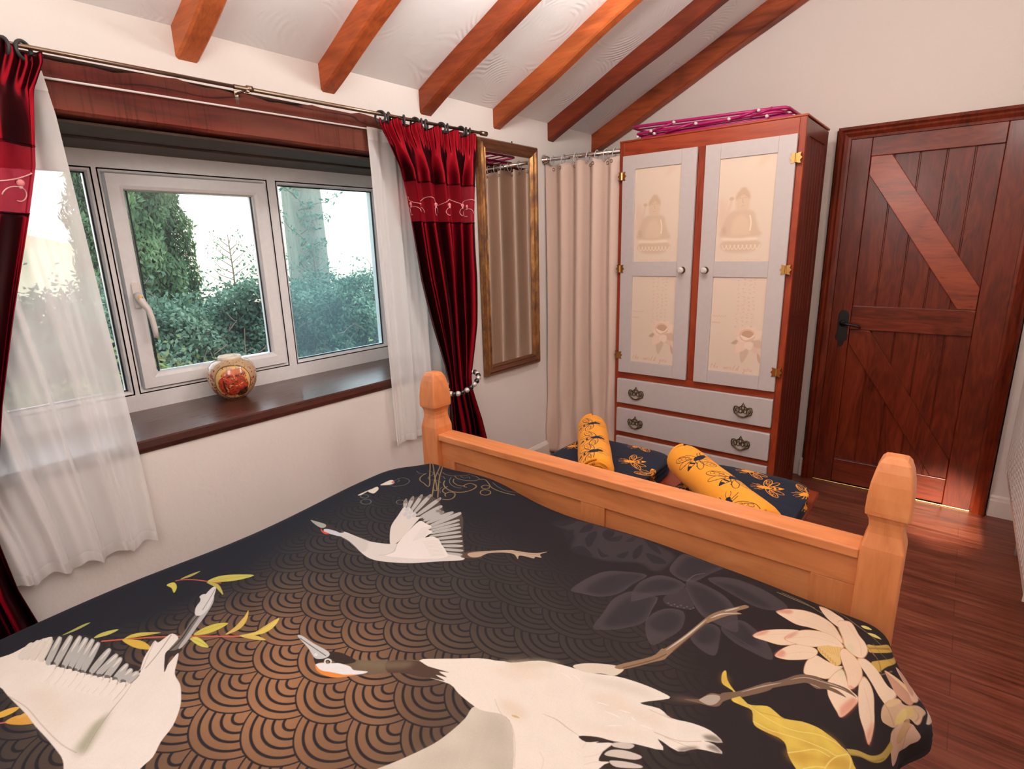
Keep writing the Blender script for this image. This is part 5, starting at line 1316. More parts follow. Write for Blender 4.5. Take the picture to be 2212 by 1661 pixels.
('p',(247,219,190),[1912,1734,1914,1772,1925,1763,1939,1723,1951,1658,1951,1587,1938,1611,1924,1648],{}),
('p',(222,172,134),[1841,1954,1850,1971,1868,1974,1888,1935,1904,1911,1911,1881,1905,1844,1890,1841,1870,1863,1856,1907],{}),
('p',(247,219,190),[1842,1952,1851,1968,1868,1971,1888,1933,1903,1911,1910,1882,1904,1846,1889,1844,1871,1865,1857,1906],{}),
('p',(222,172,134),[1758,1796,1767,1834,1787,1870,1821,1891,1850,1886,1869,1857,1840,1841,1814,1811,1780,1794],{}),
('p',(247,219,190),[1760,1798,1768,1835,1788,1868,1821,1889,1849,1885,1867,1857,1839,1841,1813,1812,1781,1796],{}),
('p',(236,198,128),[1823,1820,1842,1842,1868,1855,1866,1824,1873,1789,1864,1771,1845,1786,1830,1801],{}),
('p',(190,140,72),[1832,1807,1832,1806,1831,1805,1831,1804,1830,1804,1830,1804,1829,1804,1829,1805,1829,1806,1829,1807,1830,1808,1830,1809,1831,1809,1831,1808],{'alpha':0.8}),
('p',(190,140,72),[1830,1812,1830,1811,1830,1810,1830,1809,1829,1809,1829,1809,1828,1809,1828,1810,1828,1811,1828,1812,1828,1813,1829,1813,1830,1813,1830,1813],{'alpha':0.8}),
('p',(190,140,72),[1829,1817,1829,1816,1829,1815,1828,1814,1828,1813,1827,1813,1827,1814,1827,1815,1826,1816,1827,1817,1827,1818,1828,1818,1828,1818,1829,1818],{'alpha':0.8}),
('p',(190,140,72),[1838,1802,1838,1801,1837,1800,1837,1799,1836,1798,1836,1798,1835,1799,1835,1800,1835,1801,1835,1802,1836,1803,1836,1803,1837,1803,1837,1803],{'alpha':0.8}),
('p',(190,140,72),[1836,1807,1836,1806,1836,1805,1836,1804,1835,1803,1835,1803,1834,1804,1834,1804,1834,1805,1834,1807,1834,1807,1835,1808,1836,1808,1836,1808],{'alpha':0.8}),
('p',(190,140,72),[1835,1812,1835,1811,1835,1809,1834,1809,1834,1808,1833,1808,1833,1808,1833,1809,1832,1810,1833,1811,1833,1812,1834,1813,1834,1813,1835,1812],{'alpha':0.8}),
('p',(190,140,72),[1843,1797,1843,1795,1843,1794,1843,1794,1842,1793,1842,1793,1841,1793,1841,1794,1841,1795,1841,1796,1842,1797,1842,1798,1843,1798,1843,1797],{'alpha':0.8}),
('p',(190,140,72),[1842,1801,1842,1800,1842,1799,1842,1798,1841,1798,1840,1798,1840,1798,1840,1799,1840,1800,1840,1801,1840,1802,1841,1803,1841,1803,1842,1802],{'alpha':0.8}),
('p',(190,140,72),[1841,1806,1841,1805,1841,1804,1840,1803,1840,1803,1839,1803,1839,1803,1839,1804,1838,1805,1839,1806,1839,1807,1840,1807,1840,1807,1841,1807],{'alpha':0.8}),
('p',(190,140,72),[1849,1791,1849,1790,1849,1789,1849,1788,1848,1788,1847,1788,1847,1788,1847,1789,1847,1790,1847,1791,1847,1792,1848,1792,1849,1792,1849,1792],{'alpha':0.8}),
('p',(190,140,72),[1848,1796,1848,1795,1848,1794,1847,1793,1847,1792,1846,1792,1846,1793,1846,1794,1846,1795,1846,1796,1846,1797,1847,1797,1847,1797,1848,1797],{'alpha':0.8}),
('p',(190,140,72),[1847,1801,1847,1800,1847,1799,1846,1798,1846,1797,1845,1797,1845,1798,1844,1798,1844,1799,1845,1800,1845,1801,1846,1802,1846,1802,1847,1802],{'alpha':0.8}),
('p',(190,140,72),[1855,1786,1855,1785,1855,1784,1854,1783,1854,1782,1853,1782,1853,1783,1853,1783,1852,1784,1853,1785,1853,1786,1854,1787,1854,1787,1855,1786],{'alpha':0.8}),
('p',(190,140,72),[1854,1790,1854,1789,1854,1788,1853,1787,1853,1787,1852,1787,1852,1787,1851,1788,1851,1789,1852,1790,1852,1791,1853,1792,1853,1792,1854,1791],{'alpha':0.8}),
('p',(190,140,72),[1853,1795,1853,1794,1852,1793,1852,1792,1851,1792,1851,1792,1850,1792,1850,1793,1850,1794,1850,1795,1851,1796,1851,1796,1852,1797,1852,1796],{'alpha':0.8}),
('p',(190,140,72),[1861,1780,1861,1779,1860,1778,1860,1777,1859,1777,1859,1777,1858,1777,1858,1778,1858,1779,1858,1780,1859,1781,1859,1781,1860,1781,1860,1781],{'alpha':0.8}),
('p',(190,140,72),[1860,1785,1860,1784,1859,1783,1859,1782,1858,1782,1858,1781,1857,1782,1857,1783,1857,1784,1857,1785,1858,1786,1858,1786,1859,1786,1859,1786],{'alpha':0.8}),
('p',(190,140,72),[1858,1790,1858,1789,1858,1788,1858,1787,1857,1786,1857,1786,1856,1787,1856,1787,1856,1789,1856,1790,1857,1790,1857,1791,1858,1791,1858,1791],{'alpha':0.8}),
('p',(190,140,72),[1866,1775,1866,1774,1866,1773,1866,1772,1865,1771,1865,1771,1864,1772,1864,1773,1864,1774,1864,1775,1864,1776,1865,1776,1866,1776,1866,1776],{'alpha':0.8}),
('p',(190,140,72),[1865,1780,1865,1779,1865,1777,1864,1777,1864,1776,1863,1776,1863,1777,1863,1777,1863,1778,1863,1779,1863,1780,1864,1781,1864,1781,1865,1780],{'alpha':0.8}),
('p',(190,140,72),[1864,1784,1864,1783,1864,1782,1863,1781,1863,1781,1862,1781,1862,1781,1862,1782,1862,1783,1862,1784,1862,1785,1863,1786,1863,1786,1864,1785],{'alpha':0.8}),
('l',(214,164,84),[1828,1824,1843,1814],{'w':0.0012,'alpha':0.7}),
('l',(214,164,84),[1833,1828,1846,1814],{'w':0.0012,'alpha':0.7}),
('l',(214,164,84),[1838,1832,1850,1813],{'w':0.0012,'alpha':0.7}),
('l',(214,164,84),[1843,1837,1854,1813],{'w':0.0012,'alpha':0.7}),
('l',(214,164,84),[1847,1841,1858,1812],{'w':0.0012,'alpha':0.7}),
('l',(214,164,84),[1852,1845,1862,1812],{'w':0.0012,'alpha':0.7}),
('l',(214,164,84),[1857,1850,1865,1811],{'w':0.0012,'alpha':0.7}),
('l',(214,164,84),[1862,1854,1869,1811],{'w':0.0012,'alpha':0.7}),
('p',(220,164,128),[1864,1834,1869,1856,1887,1845,1904,1815,1912,1779,1911,1740,1904,1710,1897,1710,1887,1754,1874,1794],{}),
('p',(246,212,182),[1865,1832,1870,1854,1887,1843,1904,1814,1911,1779,1910,1741,1904,1712,1897,1712,1888,1755,1875,1794],{}),
('p',(214,108,84),[1717,1894,1733,1922,1747,1929,1747,1913,1733,1902],{'alpha':0.6,'blur':0.003}),
('p',(214,108,84),[1702,1750,1712,1785,1724,1802,1720,1778],{'alpha':0.6,'blur':0.003}),
('p',(214,108,84),[1758,1714,1764,1747,1774,1742,1773,1720],{'alpha':0.6,'blur':0.003}),
('p',(214,108,84),[1901,1601,1894,1626,1903,1667,1910,1684,1916,1679,1914,1653],{'alpha':0.6,'blur':0.003}),
('p',(214,108,84),[1758,1796,1764,1824,1777,1852,1771,1817],{'alpha':0.6,'blur':0.003}),
('p',(214,108,84),[1952,1583,1943,1601,1947,1638,1951,1652],{'alpha':0.6,'blur':0.003}),
('p',(214,108,84),[1897,1714,1901,1720,1907,1718,1904,1708],{'alpha':0.6,'blur':0.003}),
('p',(214,108,84),[1794,1992,1802,1995,1812,1989],{'alpha':0.6,'blur':0.003}),
('p',(206,214,170),[1873,1760,1879,1772,1885,1747,1879,1733],{'alpha':0.5,'blur':0.004}),
('p',(206,214,170),[1874,1882,1883,1880,1889,1846,1878,1856],{'alpha':0.5,'blur':0.004}),
('l',(214,170,90),[1845,1933,1861,1897,1871,1860,1901,1830],{'w':0.0022,'alpha':0.7}),
('l',(232,188,150),[1824,1935,1857,1898],{'w':0.0013,'alpha':0.7}),
('l',(232,188,150),[1737,1904,1796,1905,1849,1895],{'w':0.0013,'alpha':0.7}),
('l',(232,188,150),[1709,1760,1749,1811,1776,1833],{'w':0.0012,'alpha':0.7}),
('l',(232,188,150),[1764,1805,1806,1851,1858,1863],{'w':0.0013,'alpha':0.7}),
('l',(232,188,150),[1769,1728,1800,1773,1824,1791],{'w':0.0012,'alpha':0.7}),
('l',(232,188,150),[1953,1596,1943,1668,1920,1737],{'w':0.0012,'alpha':0.7}),
('l',(232,188,150),[1861,1961,1892,1908,1902,1855],{'w':0.0013,'alpha':0.7}),
('p',(218,182,148),[1957,1709,1955,1734,1957,1757,1965,1784,1975,1781,1993,1821,2008,1831,2001,1796,2002,1763,1990,1757,1989,1722,1988,1702,1973,1686,1964,1684],{}),
('p',(212,160,134),[1941,1848,1956,1854,1977,1852,1987,1830,1980,1793,1962,1791,1952,1812],{}),
('p',(240,206,160),[1941,1848,1960,1857,1980,1857,1987,1830,1981,1837,1961,1843],{}),
('p',(238,196,172),[1965,1901,1981,1908,1995,1894,2006,1883,1986,1817,1977,1851],{}),
('p',(208,158,134),[1971,1904,1995,1908,1987,1841,1977,1852],{'alpha':0.8}),
('p',(216,176,152),[1990,1703,1989,1735,1998,1753,2006,1753,2017,1752,2025,1742,2027,1724,2031,1700,2015,1620,1999,1633,1991,1660],{}),
('p',(200,158,110),[2008,1689,1992,1732,1990,1757,2003,1734,2017,1701],{'alpha':0.8}),
('p',(228,200,130),[1986,1714,1977,1738,1977,1772,1986,1756,1990,1731],{}),
('p',(222,190,124),[1978,1784,1986,1796,1990,1764,1982,1765],{}),
('p',(232,196,150),[1957,1734,1959,1764,1969,1785,1967,1759,1962,1736],{}),
('l',(176,120,92),[1957,1734,1969,1723,1987,1707],{'w':0.0014,'alpha':0.7}),
('l',(176,120,92),[1986,1796,1995,1792,1997,1765],{'w':0.0015,'alpha':0.7}),
('l',(176,120,92),[2030,1700,2008,1723,1998,1749],{'w':0.0014,'alpha':0.7}),
('p',(234,214,196),[1981,1908,1995,1908,1995,1894,1995,1894,1995,1908],{}),
('p',(234,214,196),[1995,1866,1995,1866,2009,1866,2011,1881],{}),
('p',(230,206,186),[2016,1858,2020,1825,2008,1789],{}),
('p',(230,206,190),[2020,1816,2021,1796,2034,1792,2036,1785],{}),
('p',(216,160,90),[1995,1894,1995,1880,1995,1880],{'alpha':0.8}),
('p',(226,194,86),[1694,1566,1697,1580,1708,1554,1727,1533,1750,1518,1764,1513,1788,1532,1803,1528,1821,1521,1848,1536,1872,1540,1890,1534,1904,1529,1917,1521,1928,1518,1936,1505,1942,1492,1937,1421,1891,1395,1861,1419,1846,1438,1837,1459,1825,1466,1807,1464,1789,1464,1780,1472,1770,1500,1751,1500,1733,1501,1729,1526,1718,1531,1703,1537],{'mottle':0.08,'n':3}),
('p',(190,138,52),[1697,1561,1702,1566,1713,1538,1705,1539],{'alpha':0.55,'blur':0.006}),
('p',(190,138,52),[1881,1538,1904,1529,1925,1516,1902,1521],{'alpha':0.55,'blur':0.006}),
('p',(190,138,52),[1844,1445,1863,1462,1885,1465,1869,1434,1852,1430],{'alpha':0.55,'blur':0.006}),
('p',(190,138,52),[1885,1465,1904,1488,1925,1507,1935,1493,1903,1455],{'alpha':0.55,'blur':0.006}),
('p',(190,138,52),[1791,1476,1820,1476,1836,1466,1808,1466],{'alpha':0.55,'blur':0.006}),
('p',(190,138,52),[1850,1479,1873,1494,1888,1495,1867,1477],{'alpha':0.55,'blur':0.006}),
('p',(190,138,52),[1767,1509,1780,1478,1788,1467,1776,1482],{'alpha':0.55,'blur':0.006}),
('l',(244,222,128),[1763,1512,1792,1500,1835,1500,1875,1521,1901,1524,1924,1521],{'w':0.0019,'alpha':0.9}),
('l',(244,222,128),[1779,1474,1806,1473,1826,1479,1858,1489,1893,1494,1909,1495,1925,1519],{'w':0.0019,'alpha':0.9}),
('l',(244,222,128),[1844,1442,1863,1464,1879,1482,1901,1483],{'w':0.0018,'alpha':0.9}),
('l',(244,222,128),[1925,1519,1907,1487,1899,1453,1901,1428],{'w':0.0018,'alpha':0.9}),
('l',(244,222,128),[1925,1519,1931,1505,1932,1478],{'w':0.0019,'alpha':0.9}),
('l',(244,222,128),[1871,1425,1886,1444,1898,1453],{'w':0.0018,'alpha':0.9}),
('l',(150,110,50),[1765,1512,1780,1506,1798,1512,1822,1521],{'w':0.0014,'alpha':0.6}),
('l',(196,166,82),[1924,1523,1940,1540,1964,1560,1983,1598,1997,1660],{'w':0.0108}),
('l',(150,128,60),[1926,1519,1941,1535,1965,1555,1986,1597],{'w':0.0027,'alpha':0.7}),
('p',(124,98,78),[1712,1506,1736,1536,1758,1578,1790,1635,1809,1676,1825,1694,1843,1702,1856,1698,1881,1703,1900,1701,1914,1689,1907,1689,1883,1690,1867,1684,1882,1683,1899,1671,1886,1670,1864,1670,1849,1658,1831,1664,1815,1644,1789,1605,1763,1560,1728,1499,1720,1485],{}),
('l',(206,190,172),[1740,1536,1769,1589,1792,1625],{'w':0.0028,'alpha':0.75,'taper':1}),
('l',(206,190,172),[1803,1650,1824,1680,1853,1691,1886,1695],{'w':0.0029,'alpha':0.75,'taper':1}),
('l',(206,190,172),[1836,1666,1855,1666],{'w':0.0029,'alpha':0.75,'taper':1}),
('l',(206,190,172),[1846,1688,1873,1696,1897,1694],{'w':0.0029,'alpha':0.75,'taper':1})]

def quilt_canvas():
    res = 1150
    cv = Canvas(DUV_W, DUV_L, res, lin((50,45,48)))
    yy, xx = np.mgrid[0:cv.H, 0:cv.W].astype(np.float32)/res
    off = DUV_S0+DUV_R1*math.pi/2-(DUV_XL+DUV_R1)
    X = xx-off; Y = yy+DUV_T0
    # deep blue-black at the far left, warmer black on the right
    g = np.clip((X-.6)/1.1, 0, 1)[..., None]
    cv.a[:] = np.array(lin((30,32,42)))*(1-g)+np.array(lin((44,35,36)))*g
    # overlapping gold scales, nearest row underneath
    ox, oy, ax, by = 1.293, .491, .167, .0535; R = .091
    best = np.full(X.shape, 9.0, np.float32); done = np.zeros(X.shape, bool)
    j0 = np.ceil((Y-oy)/by).astype(int)+2
    for dj in range(0, 5):
        j = j0-dj; cy = oy+j*by
        sh = (j % 2)*.5*ax
        i = np.round((X-ox-sh)/ax); cx = ox+sh+i*ax
        d = np.hypot(X-cx, (Y-cy)*1.0)
        hit = (d <= R) & ~done
        best[hit] = d[hit]; done |= hit
    q = best/(R/5.0); fr = np.abs(q-np.round(q))
    edge = np.where(best > R*.9, .20, .155)
    lineband = np.clip((fr-edge*.75)/.06, 0, 1); lineband = np.where(q < .5, 1, lineband)*done
    dist = np.hypot((X-1.22)*.95, (Y-.40)*1.25)
    glow = np.exp(-(dist/.30)**2); mid = np.clip(1.2-dist/.98, 0, 1)**1.0
    col = np.array(lin((74,68,60)))+(np.array(lin((170,122,84)))-np.array(lin((74,68,60))))*glow[..., None]*.95
    col = col*(1+.10*np.sin(X*19+3*np.sin(Y*13))[..., None])
    # the scale field ends along a straight edge beside the lotus flowers and fades at the rim
    lim = np.clip((1.93-.42*(Y-.80)-X)/.10, 0, 1)*np.clip((X-.62-.10*np.sin(Y*4))/.16, 0, 1)*np.clip((1.24-.12*(X-1)-Y)/.16, 0, 1)
    al = (lineband*mid*lim*.85)[..., None]
    cv.a[:] = cv.a*(1-al)+col*al
    for k, c, q, kw in ART:
        pts = np.array(q, float).reshape(-1, 2)/1000
        kw = dict(kw)
        if k == 'p': cv.poly(pts, c, kw.get('alpha', 1), True, kw.get('blur', 0), kw.get('mottle', 0), kw.get('n', 4))
        else: cv.line(pts, kw['w'], c, kw.get('alpha', 1), True, bool(kw.get('closed')), bool(kw.get('taper')))
    cv.a *= .69
    cv.a *= (1+.03*rng.normal(0, 1, (cv.H, cv.W, 1))).astype(np.float32)
    return cv
M_quilt = printed('quilt_print', quilt_canvas().image('quilt_print'), .8, 420, 0, .15, .18)

nS, nT = 240, 230
rows, uvs = [], []
for i in range(nT+1):
    t_v = DUV_L*i/nT
    rows.append([duvet(DUV_W*j/nS, t_v) for j in range(nS+1)]); uvs.append([(j/nS, i/nT) for j in range(nS+1)])
q = MB().grid(rows, uvs).make('quilt', M_quilt, smooth=True, solid=.012)
q.modifiers['cloth'].offset = -1
tag(q, 'black quilt printed with flying cranes, lotus flowers and gold scales', 'quilt')

# ------------------------------------------------------------------ low bench and towels beyond the footboard
BN = empty('low_bench', (1.15, 2.1, 0), 'low red-brown wooden bench behind the bed footboard', 'bench')
MB().box(.70, 1.792, 1.76, 2.45, .392, .42).make('seat_board', M_bench, BN, bevel=.006, seg=3)
MB().box(.76, 1.74, 1.82, 2.39, .33, .392).make('apron', M_bench, BN, bevel=.002)
for x in (.75, 1.70):
    for y in (1.81, 2.355): MB().box(x, x+.045, y, y+.045, 0, .392).make('leg', M_bench, BN, bevel=.004)
def bee(cv, cx, cy, s, rot, c, lw=.0024):
    def T(pts): 
        a = cos(rot), sin(rot); return [(cx+(p[0]*a[0]-p[1]*a[1])*s, cy+(p[0]*a[1]+p[1]*a[0])*s) for p in pts]
    def E(x, y, rx, ry, r): 
        return [(x+rx*cos(a)*cos(r)-ry*sin(a)*sin(r), y+rx*cos(a)*sin(r)+ry*sin(a)*cos(r)) for a in np.linspace(0,2*pi,16,endpoint=False)]
    for sy in (1, -1):
        cv.line(T(E(.10,sy*.55,.46,.17,sy*1.25)), lw*1.25, c, 1, True, True); cv.line(T(E(.36,sy*.42,.32,.12,sy*.75)), lw*1.25, c, 1, True, True)
        for k in range(3): cv.line(T(E(.06+.05*k,sy*(.44+.17*k),.09,.065,k)), lw*.9, c, 1, True, True)
        cv.line(T([(.08,sy*.15),(.02,sy*.55),(.1,sy*.9)]), lw, c)
        for x0, x1 in ((-.30,-.62),(-.18,-.42),(.22,.50)): cv.line(T([(x0,sy*.1),((x0+x1)/2,sy*.26),(x1,sy*.34)]), lw*1.2, c)
        cv.line(T([(-.42,sy*.05),(-.60,sy*.10),(-.74,sy*.07)]), lw*.9, c)
    cv.poly(T([(-.46,0),(-.42,.09),(-.3,.10),(-.26,.15),(-.05,.17),(.10,.10),(.16,0),(.10,-.10),(-.05,-.17),(-.26,-.15),(-.3,-.10),(-.42,-.09)]), c)
    cv.line(T([(.16,.0),(.22,.10),(.42,.13),(.68,0),(.42,-.13),(.22,-.10)]), lw*1.4, c, 1, True, True)
    cv.poly(T([(.5,.10),(.72,0),(.5,-.10)]), c); cv.poly(T([(.28,.10),(.36,.11),(.36,-.11),(.28,-.10)]), c)
NAVY, GOLD = (22,30,48), (240,156,44)
def towel_print(name, bg, fg, w, h, bees, s):
    cv = Canvas(w, h, 1500, lin(bg))
    for x, y, r in bees: bee(cv, x, y, s, r, fg)
    return printed('towel_'+name, cv.image('towel_'+name), .95, 260, .06, .9)
def bath_towel(x0, x1, y0, y1, z0, h, label, bees, rot=0):
    W, L = x1-x0, y1-y0
    mt = towel_print('navy%d' % (x0*100), NAVY, GOLD, W+.2, L+.2, bees, .085)
    T_ = empty('bath_towel', ((x0+x1)/2, (y0+y1)/2, z0), label, 'towel', 'folded navy towels')
    # folded pad: layers with rounded fold on the right and long sides
    for k in range(3):
        hz = h/3; za = z0+k*hz; m = MB(); ins = .006*(k % 2); rr = []
        n = 16
        def outline(q):
            out = []
            for i in range(40):
                a = 2*pi*i/40; e = 5.0
                cx = abs(cos(a))**(2/e)*(1 if cos(a) > 0 else -1); cy = abs(sin(a))**(2/e)*(1 if sin(a) > 0 else -1)
                out.append((cx*q[0], cy*q[1]))
            return out
        prof = [(0.0,.0),(.4,.0),(.9,.02),(.985,.15),(1.0,.5),(.985,.85),(.93,.98),(.8,1.0),(.5,1.02),(.2,1.03),(0.0,1.03)]
        cx, cy = (x0+x1)/2, (y0+y1)/2; rows, uv = [], []
        for s, hh in prof:
            o = outline(((W/2-ins)*max(s,.001), (L/2-ins)*max(s,.001)))
            r_, u_ = [], []
            for px, py in o+[o[0]]:
                dz = hz*hh*(1-.12*(px/(W/2))**2 if hh > .9 and k == 2 else 1)-(.003 if hh > .5 else 0)+.003*sin(px*25+py*18)*(hh > .9)
                wrap = (.02*(1-hh) if s > .8 else 0)
                r_.append((cx+px*cos(rot)-py*sin(rot), cy+px*sin(rot)+py*cos(rot), za+max(dz,0)))
                u_.append(((px*(1+wrap)+W/2+.1)/(W+.2), (py*(1+wrap)+L/2+.1)/(L+.2)))
            rows.append(r_); uv.append(u_)
        m.grid(rows, uv).make('towel_fold', mt, T_, smooth=True)
def rolled_towel(a, b, r, label, bees, seed):
    a, b = Vector(a), Vector(b); L = (b-a).length; d = (b-a).normalized(); up = Vector((0,0,1)); up = (up-d*up.dot(d)).normalized(); sd = d.cross(up)
    T_ = empty('rolled_towel', (a+b)/2-up*r, label, 'towel', 'rolled yellow towels')
    circ = 2*pi*r
    mt = towel_print('gold%d' % seed, GOLD, NAVY, L, circ, bees, .098)
    rows, uv = [], []; n = 40
    prof = [(-.022,.35),(-.030,.62),(-.026,.84),(-.010,.96),(.012,1.0)]+[(L*i/24,1.0) for i in range(1,24)]+[(L-.012,1.0),(L+.010,.96),(L+.024,.84),(L+.028,.62),(L+.02,.35)]
    for s, q in prof:
        r_, u_ = [], []
        for k in range(n+1):
            ang = 2*pi*k/n
            spir = 1+.05*(k/n)*1.0-.025
            rad = r*q*spir*(1+.012*sin(s*30+ang*2))
            if cos(ang) < -.5: rad *= 1-.10*(-cos(ang)-.5)
            p = a+d*s+up*(cos(ang)*rad)+sd*(sin(ang)*rad*1.06); r_.append(tuple(p))
            u_.append((min(1,max(0,s/L)), ((k/n+.5) % 1.0) if k < n else .5))
        rows.append(r_); uv.append(u_)
    # close the wrap at the seam below the towel
    rows2, uv2 = [], []
    for r_, u_ in zip(rows, uv):
        h = n//2
        rr = r_[h:n]+r_[:h+1]; uu = [(x[0], k/n) for k, x in enumerate(u_[h:n]+u_[:h+1])]
        rows2.append(rr); uv2.append(uu)
    MB().grid(rows2, uv2).make('rolled_cloth', mt, T_, smooth=True)
    m = MB()
    for end, sg in ((a, -1), (b, 1)):
        pts = []
        for i in range(120):
            th = i/119*2*pi*4; rad = r*.92*(1-i/119*.86)
            pts.append(tuple(end+d*(sg*(.022+.002*sin(i)))+up*(cos(th)*rad)+sd*(sin(th)*rad)))
        m.tube(pts, .0062, 6)
    m.make('rolled_end', M_gold, T_, smooth=True)
M_gold = plain('towel_gold_edge', lin(GOLD), .95)
bath_towel(.73, 1.222, 1.84, 2.335, .421, .076, 'folded navy bee towel on the bench, left one by the beige curtain', [(.46,.40,.6),(.50,.10,1.2),(.36,.15,2.0),(.14,.42,1.),(.60,.33,2.2),(.18,.56,.4),(.40,.60,.7)])
bath_towel(1.35, 1.795, 1.82, 2.335, .421, .080, 'folded navy bee towel at the right end of the bench', [(.40,.47,.4),(.14,.32,1.5),(.50,.17,2.3),(.30,.60,.5),(.36,.28,1.0),(.54,.50,.9)])
rolled_towel((.80,2.27,.560), (1.10,1.80,.566), .068, 'rolled yellow bee towel on the left navy towel', [(.13,.225,1.5),(.335,.215,1.45),(.5,.23,1.6)], 1)
rolled_towel((1.345,2.10,.566), (1.745,1.72,.570), .070, 'rolled yellow bee towel lying slantwise on the right navy towel', [(.14,.235,1.1),(.34,.20,1.2),(.48,.3,.6)], 2)

# ------------------------------------------------------------------ round vase on the sill
vr = [(.0001,0),(.038,0),(.042,.003),(.054,.012),(.073,.033),(.087,.060),(.092,.085),(.0905,.110),(.083,.134),(.069,.151),(.053,.160),(.041,.164),(.038,.166)]
VX, VY, VZ = -.315, 1.062, .8275; vs_ = 1.08
VA = empty('vase', (VX, VY, VZ), 'round red and gold painted vase on the window sill', 'vase')
cv = Canvas(.60, .20, 2200, lin((206,170,128)))
def vase_art():
    for k in range(2):
        ox = .3*k; px, py = ox+.1, .092
        cv.poly([(px-0.0756,py),(px-0.0671,py+0.0462),(px-0.0366,py+0.0792),(px+0.0366,py+0.0792),(px+0.0671,py+0.0462),(px+0.0756,py),(px+0.0671,py-0.0528),(px+0.0366,py-0.0818),(px-0.0366,py-0.0818),(px-0.0671,py-0.0528)], (118,92,66)); 
        cv.poly([(px-0.0708,py),(px-0.0634,py+0.0449),(px-0.0342,py+0.0739),(px+0.0342,py+0.0739),(px+0.0634,py+0.0449),(px+0.0708,py),(px+0.0634,py-0.0502),(px+0.0342,py-0.0766),(px-0.0342,py-0.0766),(px-0.0634,py-0.0502)], (232,192,120))
        cv.poly([(px-0.0427,py+0.0396),(px-0.0122,py+0.0660),(px+0.0366,py+0.0634),(px+0.0549,py+0.0343),(px,py+0.0264)], (200,96,50), .9, blur=.003)
        cv.poly([(px-0.0549,py+0.0158),(px-0.0244,py+0.0396),(px+0.0244,py+0.0370),(px+0.0549,py+0.0106),(px+0.0610,py-0.0264),(px+0.0244,py-0.0594),(px-0.0366,py-0.0594),(px-0.0586,py-0.0264)], (190,52,32), .95, mottle=.3)
        for _ in range(230):
            a, b = px+random.uniform(-.058,.058), py+random.uniform(-.066,.045)
            c = random.choice([(210,60,36),(166,36,30),(232,120,66),(52,34,28),(236,196,130),(120,40,34),(196,70,44),(90,84,60)])
            q = random.uniform(.003,.009); an = random.uniform(0,3)
            cv.poly([(a-q*cos(an),b-q*sin(an)),(a+q*.4*sin(an),b-q*.4*cos(an)),(a+q*cos(an),b+q*sin(an)),(a-q*.3*sin(an),b+q*.4*cos(an))], c, .9, False)
        cv.poly([(px+0.0146,py-0.0502),(px+0.0586,py-0.0264),(px+0.0610,py-0.0594),(px+0.0244,py-0.0686)], (40,28,24), .9)
        cv.line([(px+0.0244,py+0.0264),(px+0.0610,py-0.0132)], .004, (98,88,50)); cv.line([(px-0.0366,py+0.0158),(px-0.0342,py-0.0528)], .007, (66,40,26), .9)
        for j in range(60):
            a, b = ox+random.choice([random.uniform(-.03,.022),random.uniform(.178,.26)]), random.uniform(.02,.16)
            cv.ellipse(a % .6, b, .0035, .0045, random.choice([(172,46,50),(150,40,44),(196,100,88)])); 
        for b in (.045,.09,.13): 
            cv.ellipse(ox if ox else .006, b, .008, .009, (140,96,74)); cv.ellipse(ox if ox else .006, b, .005, .005, (186,60,66))
    for j in range(420):
        a, b = random.uniform(0,.6), random.uniform(.150,.2)
        cv.ellipse(a, b, .003, .002, random.choice([(150,132,112),(190,170,150),(110,88,72),(176,120,110)]), .8)
    for j in range(200):
        a, b = random.uniform(0,.6), random.uniform(0,.02); cv.ellipse(a, b, .004, .002, random.choice([(150,60,44),(200,150,90),(120,60,44)]), .7)
vase_art()
t = NT('vase_glaze'); uvn = t.n('TexCoord').outputs['UV']
tx = t.n('TexImage', {'image': cv.image('vase_glaze')}, Vector=uvn); t.bsdf(tx.outputs[0], .22, 0, None, Coat_Weight=.5); M_vase = t.m
n = 72; prof = []
for i in range(len(vr)-1):
    for k in range(4): prof.append((lerp(vr[i][0], vr[i+1][0], k/4), lerp(vr[i][1], vr[i+1][1], k/4)))
prof.append(vr[-1]); rows, uv = [], []
A0 = math.atan2(-1.06, 2.46)  # painted scene faces the room
for r, h in prof:
    rows.append([(VX+r*vs_*cos(A0+2*pi*(k/n-1/6)), VY+r*vs_*sin(A0+2*pi*(k/n-1/6)), VZ+h*vs_) for k in range(n+1)])
    uv.append([(k/n, h/.166*.97+.01) for k in range(n+1)])
MB().grid(rows, uv).make('vase_body', M_vase, VA, smooth=True)
M_cream = plain('vase_rim', (.88,.82,.70), .2)
MB().lathe([(.036,.160),(.0425,.161),(.0445,.166),(.0435,.173),(.040,.176),(.036,.174),(.033,.170),(.034,.160),(.05,.150),(.06,.12)], (VX,VY,VZ), 40, sx=vs_, sy=vs_).make('vase_rim', M_cream, VA, smooth=True)
for o in VA.children:
    if o.name.startswith('vase_rim'):
        for v_ in o.data.vertices: v_.co.z *= vs_

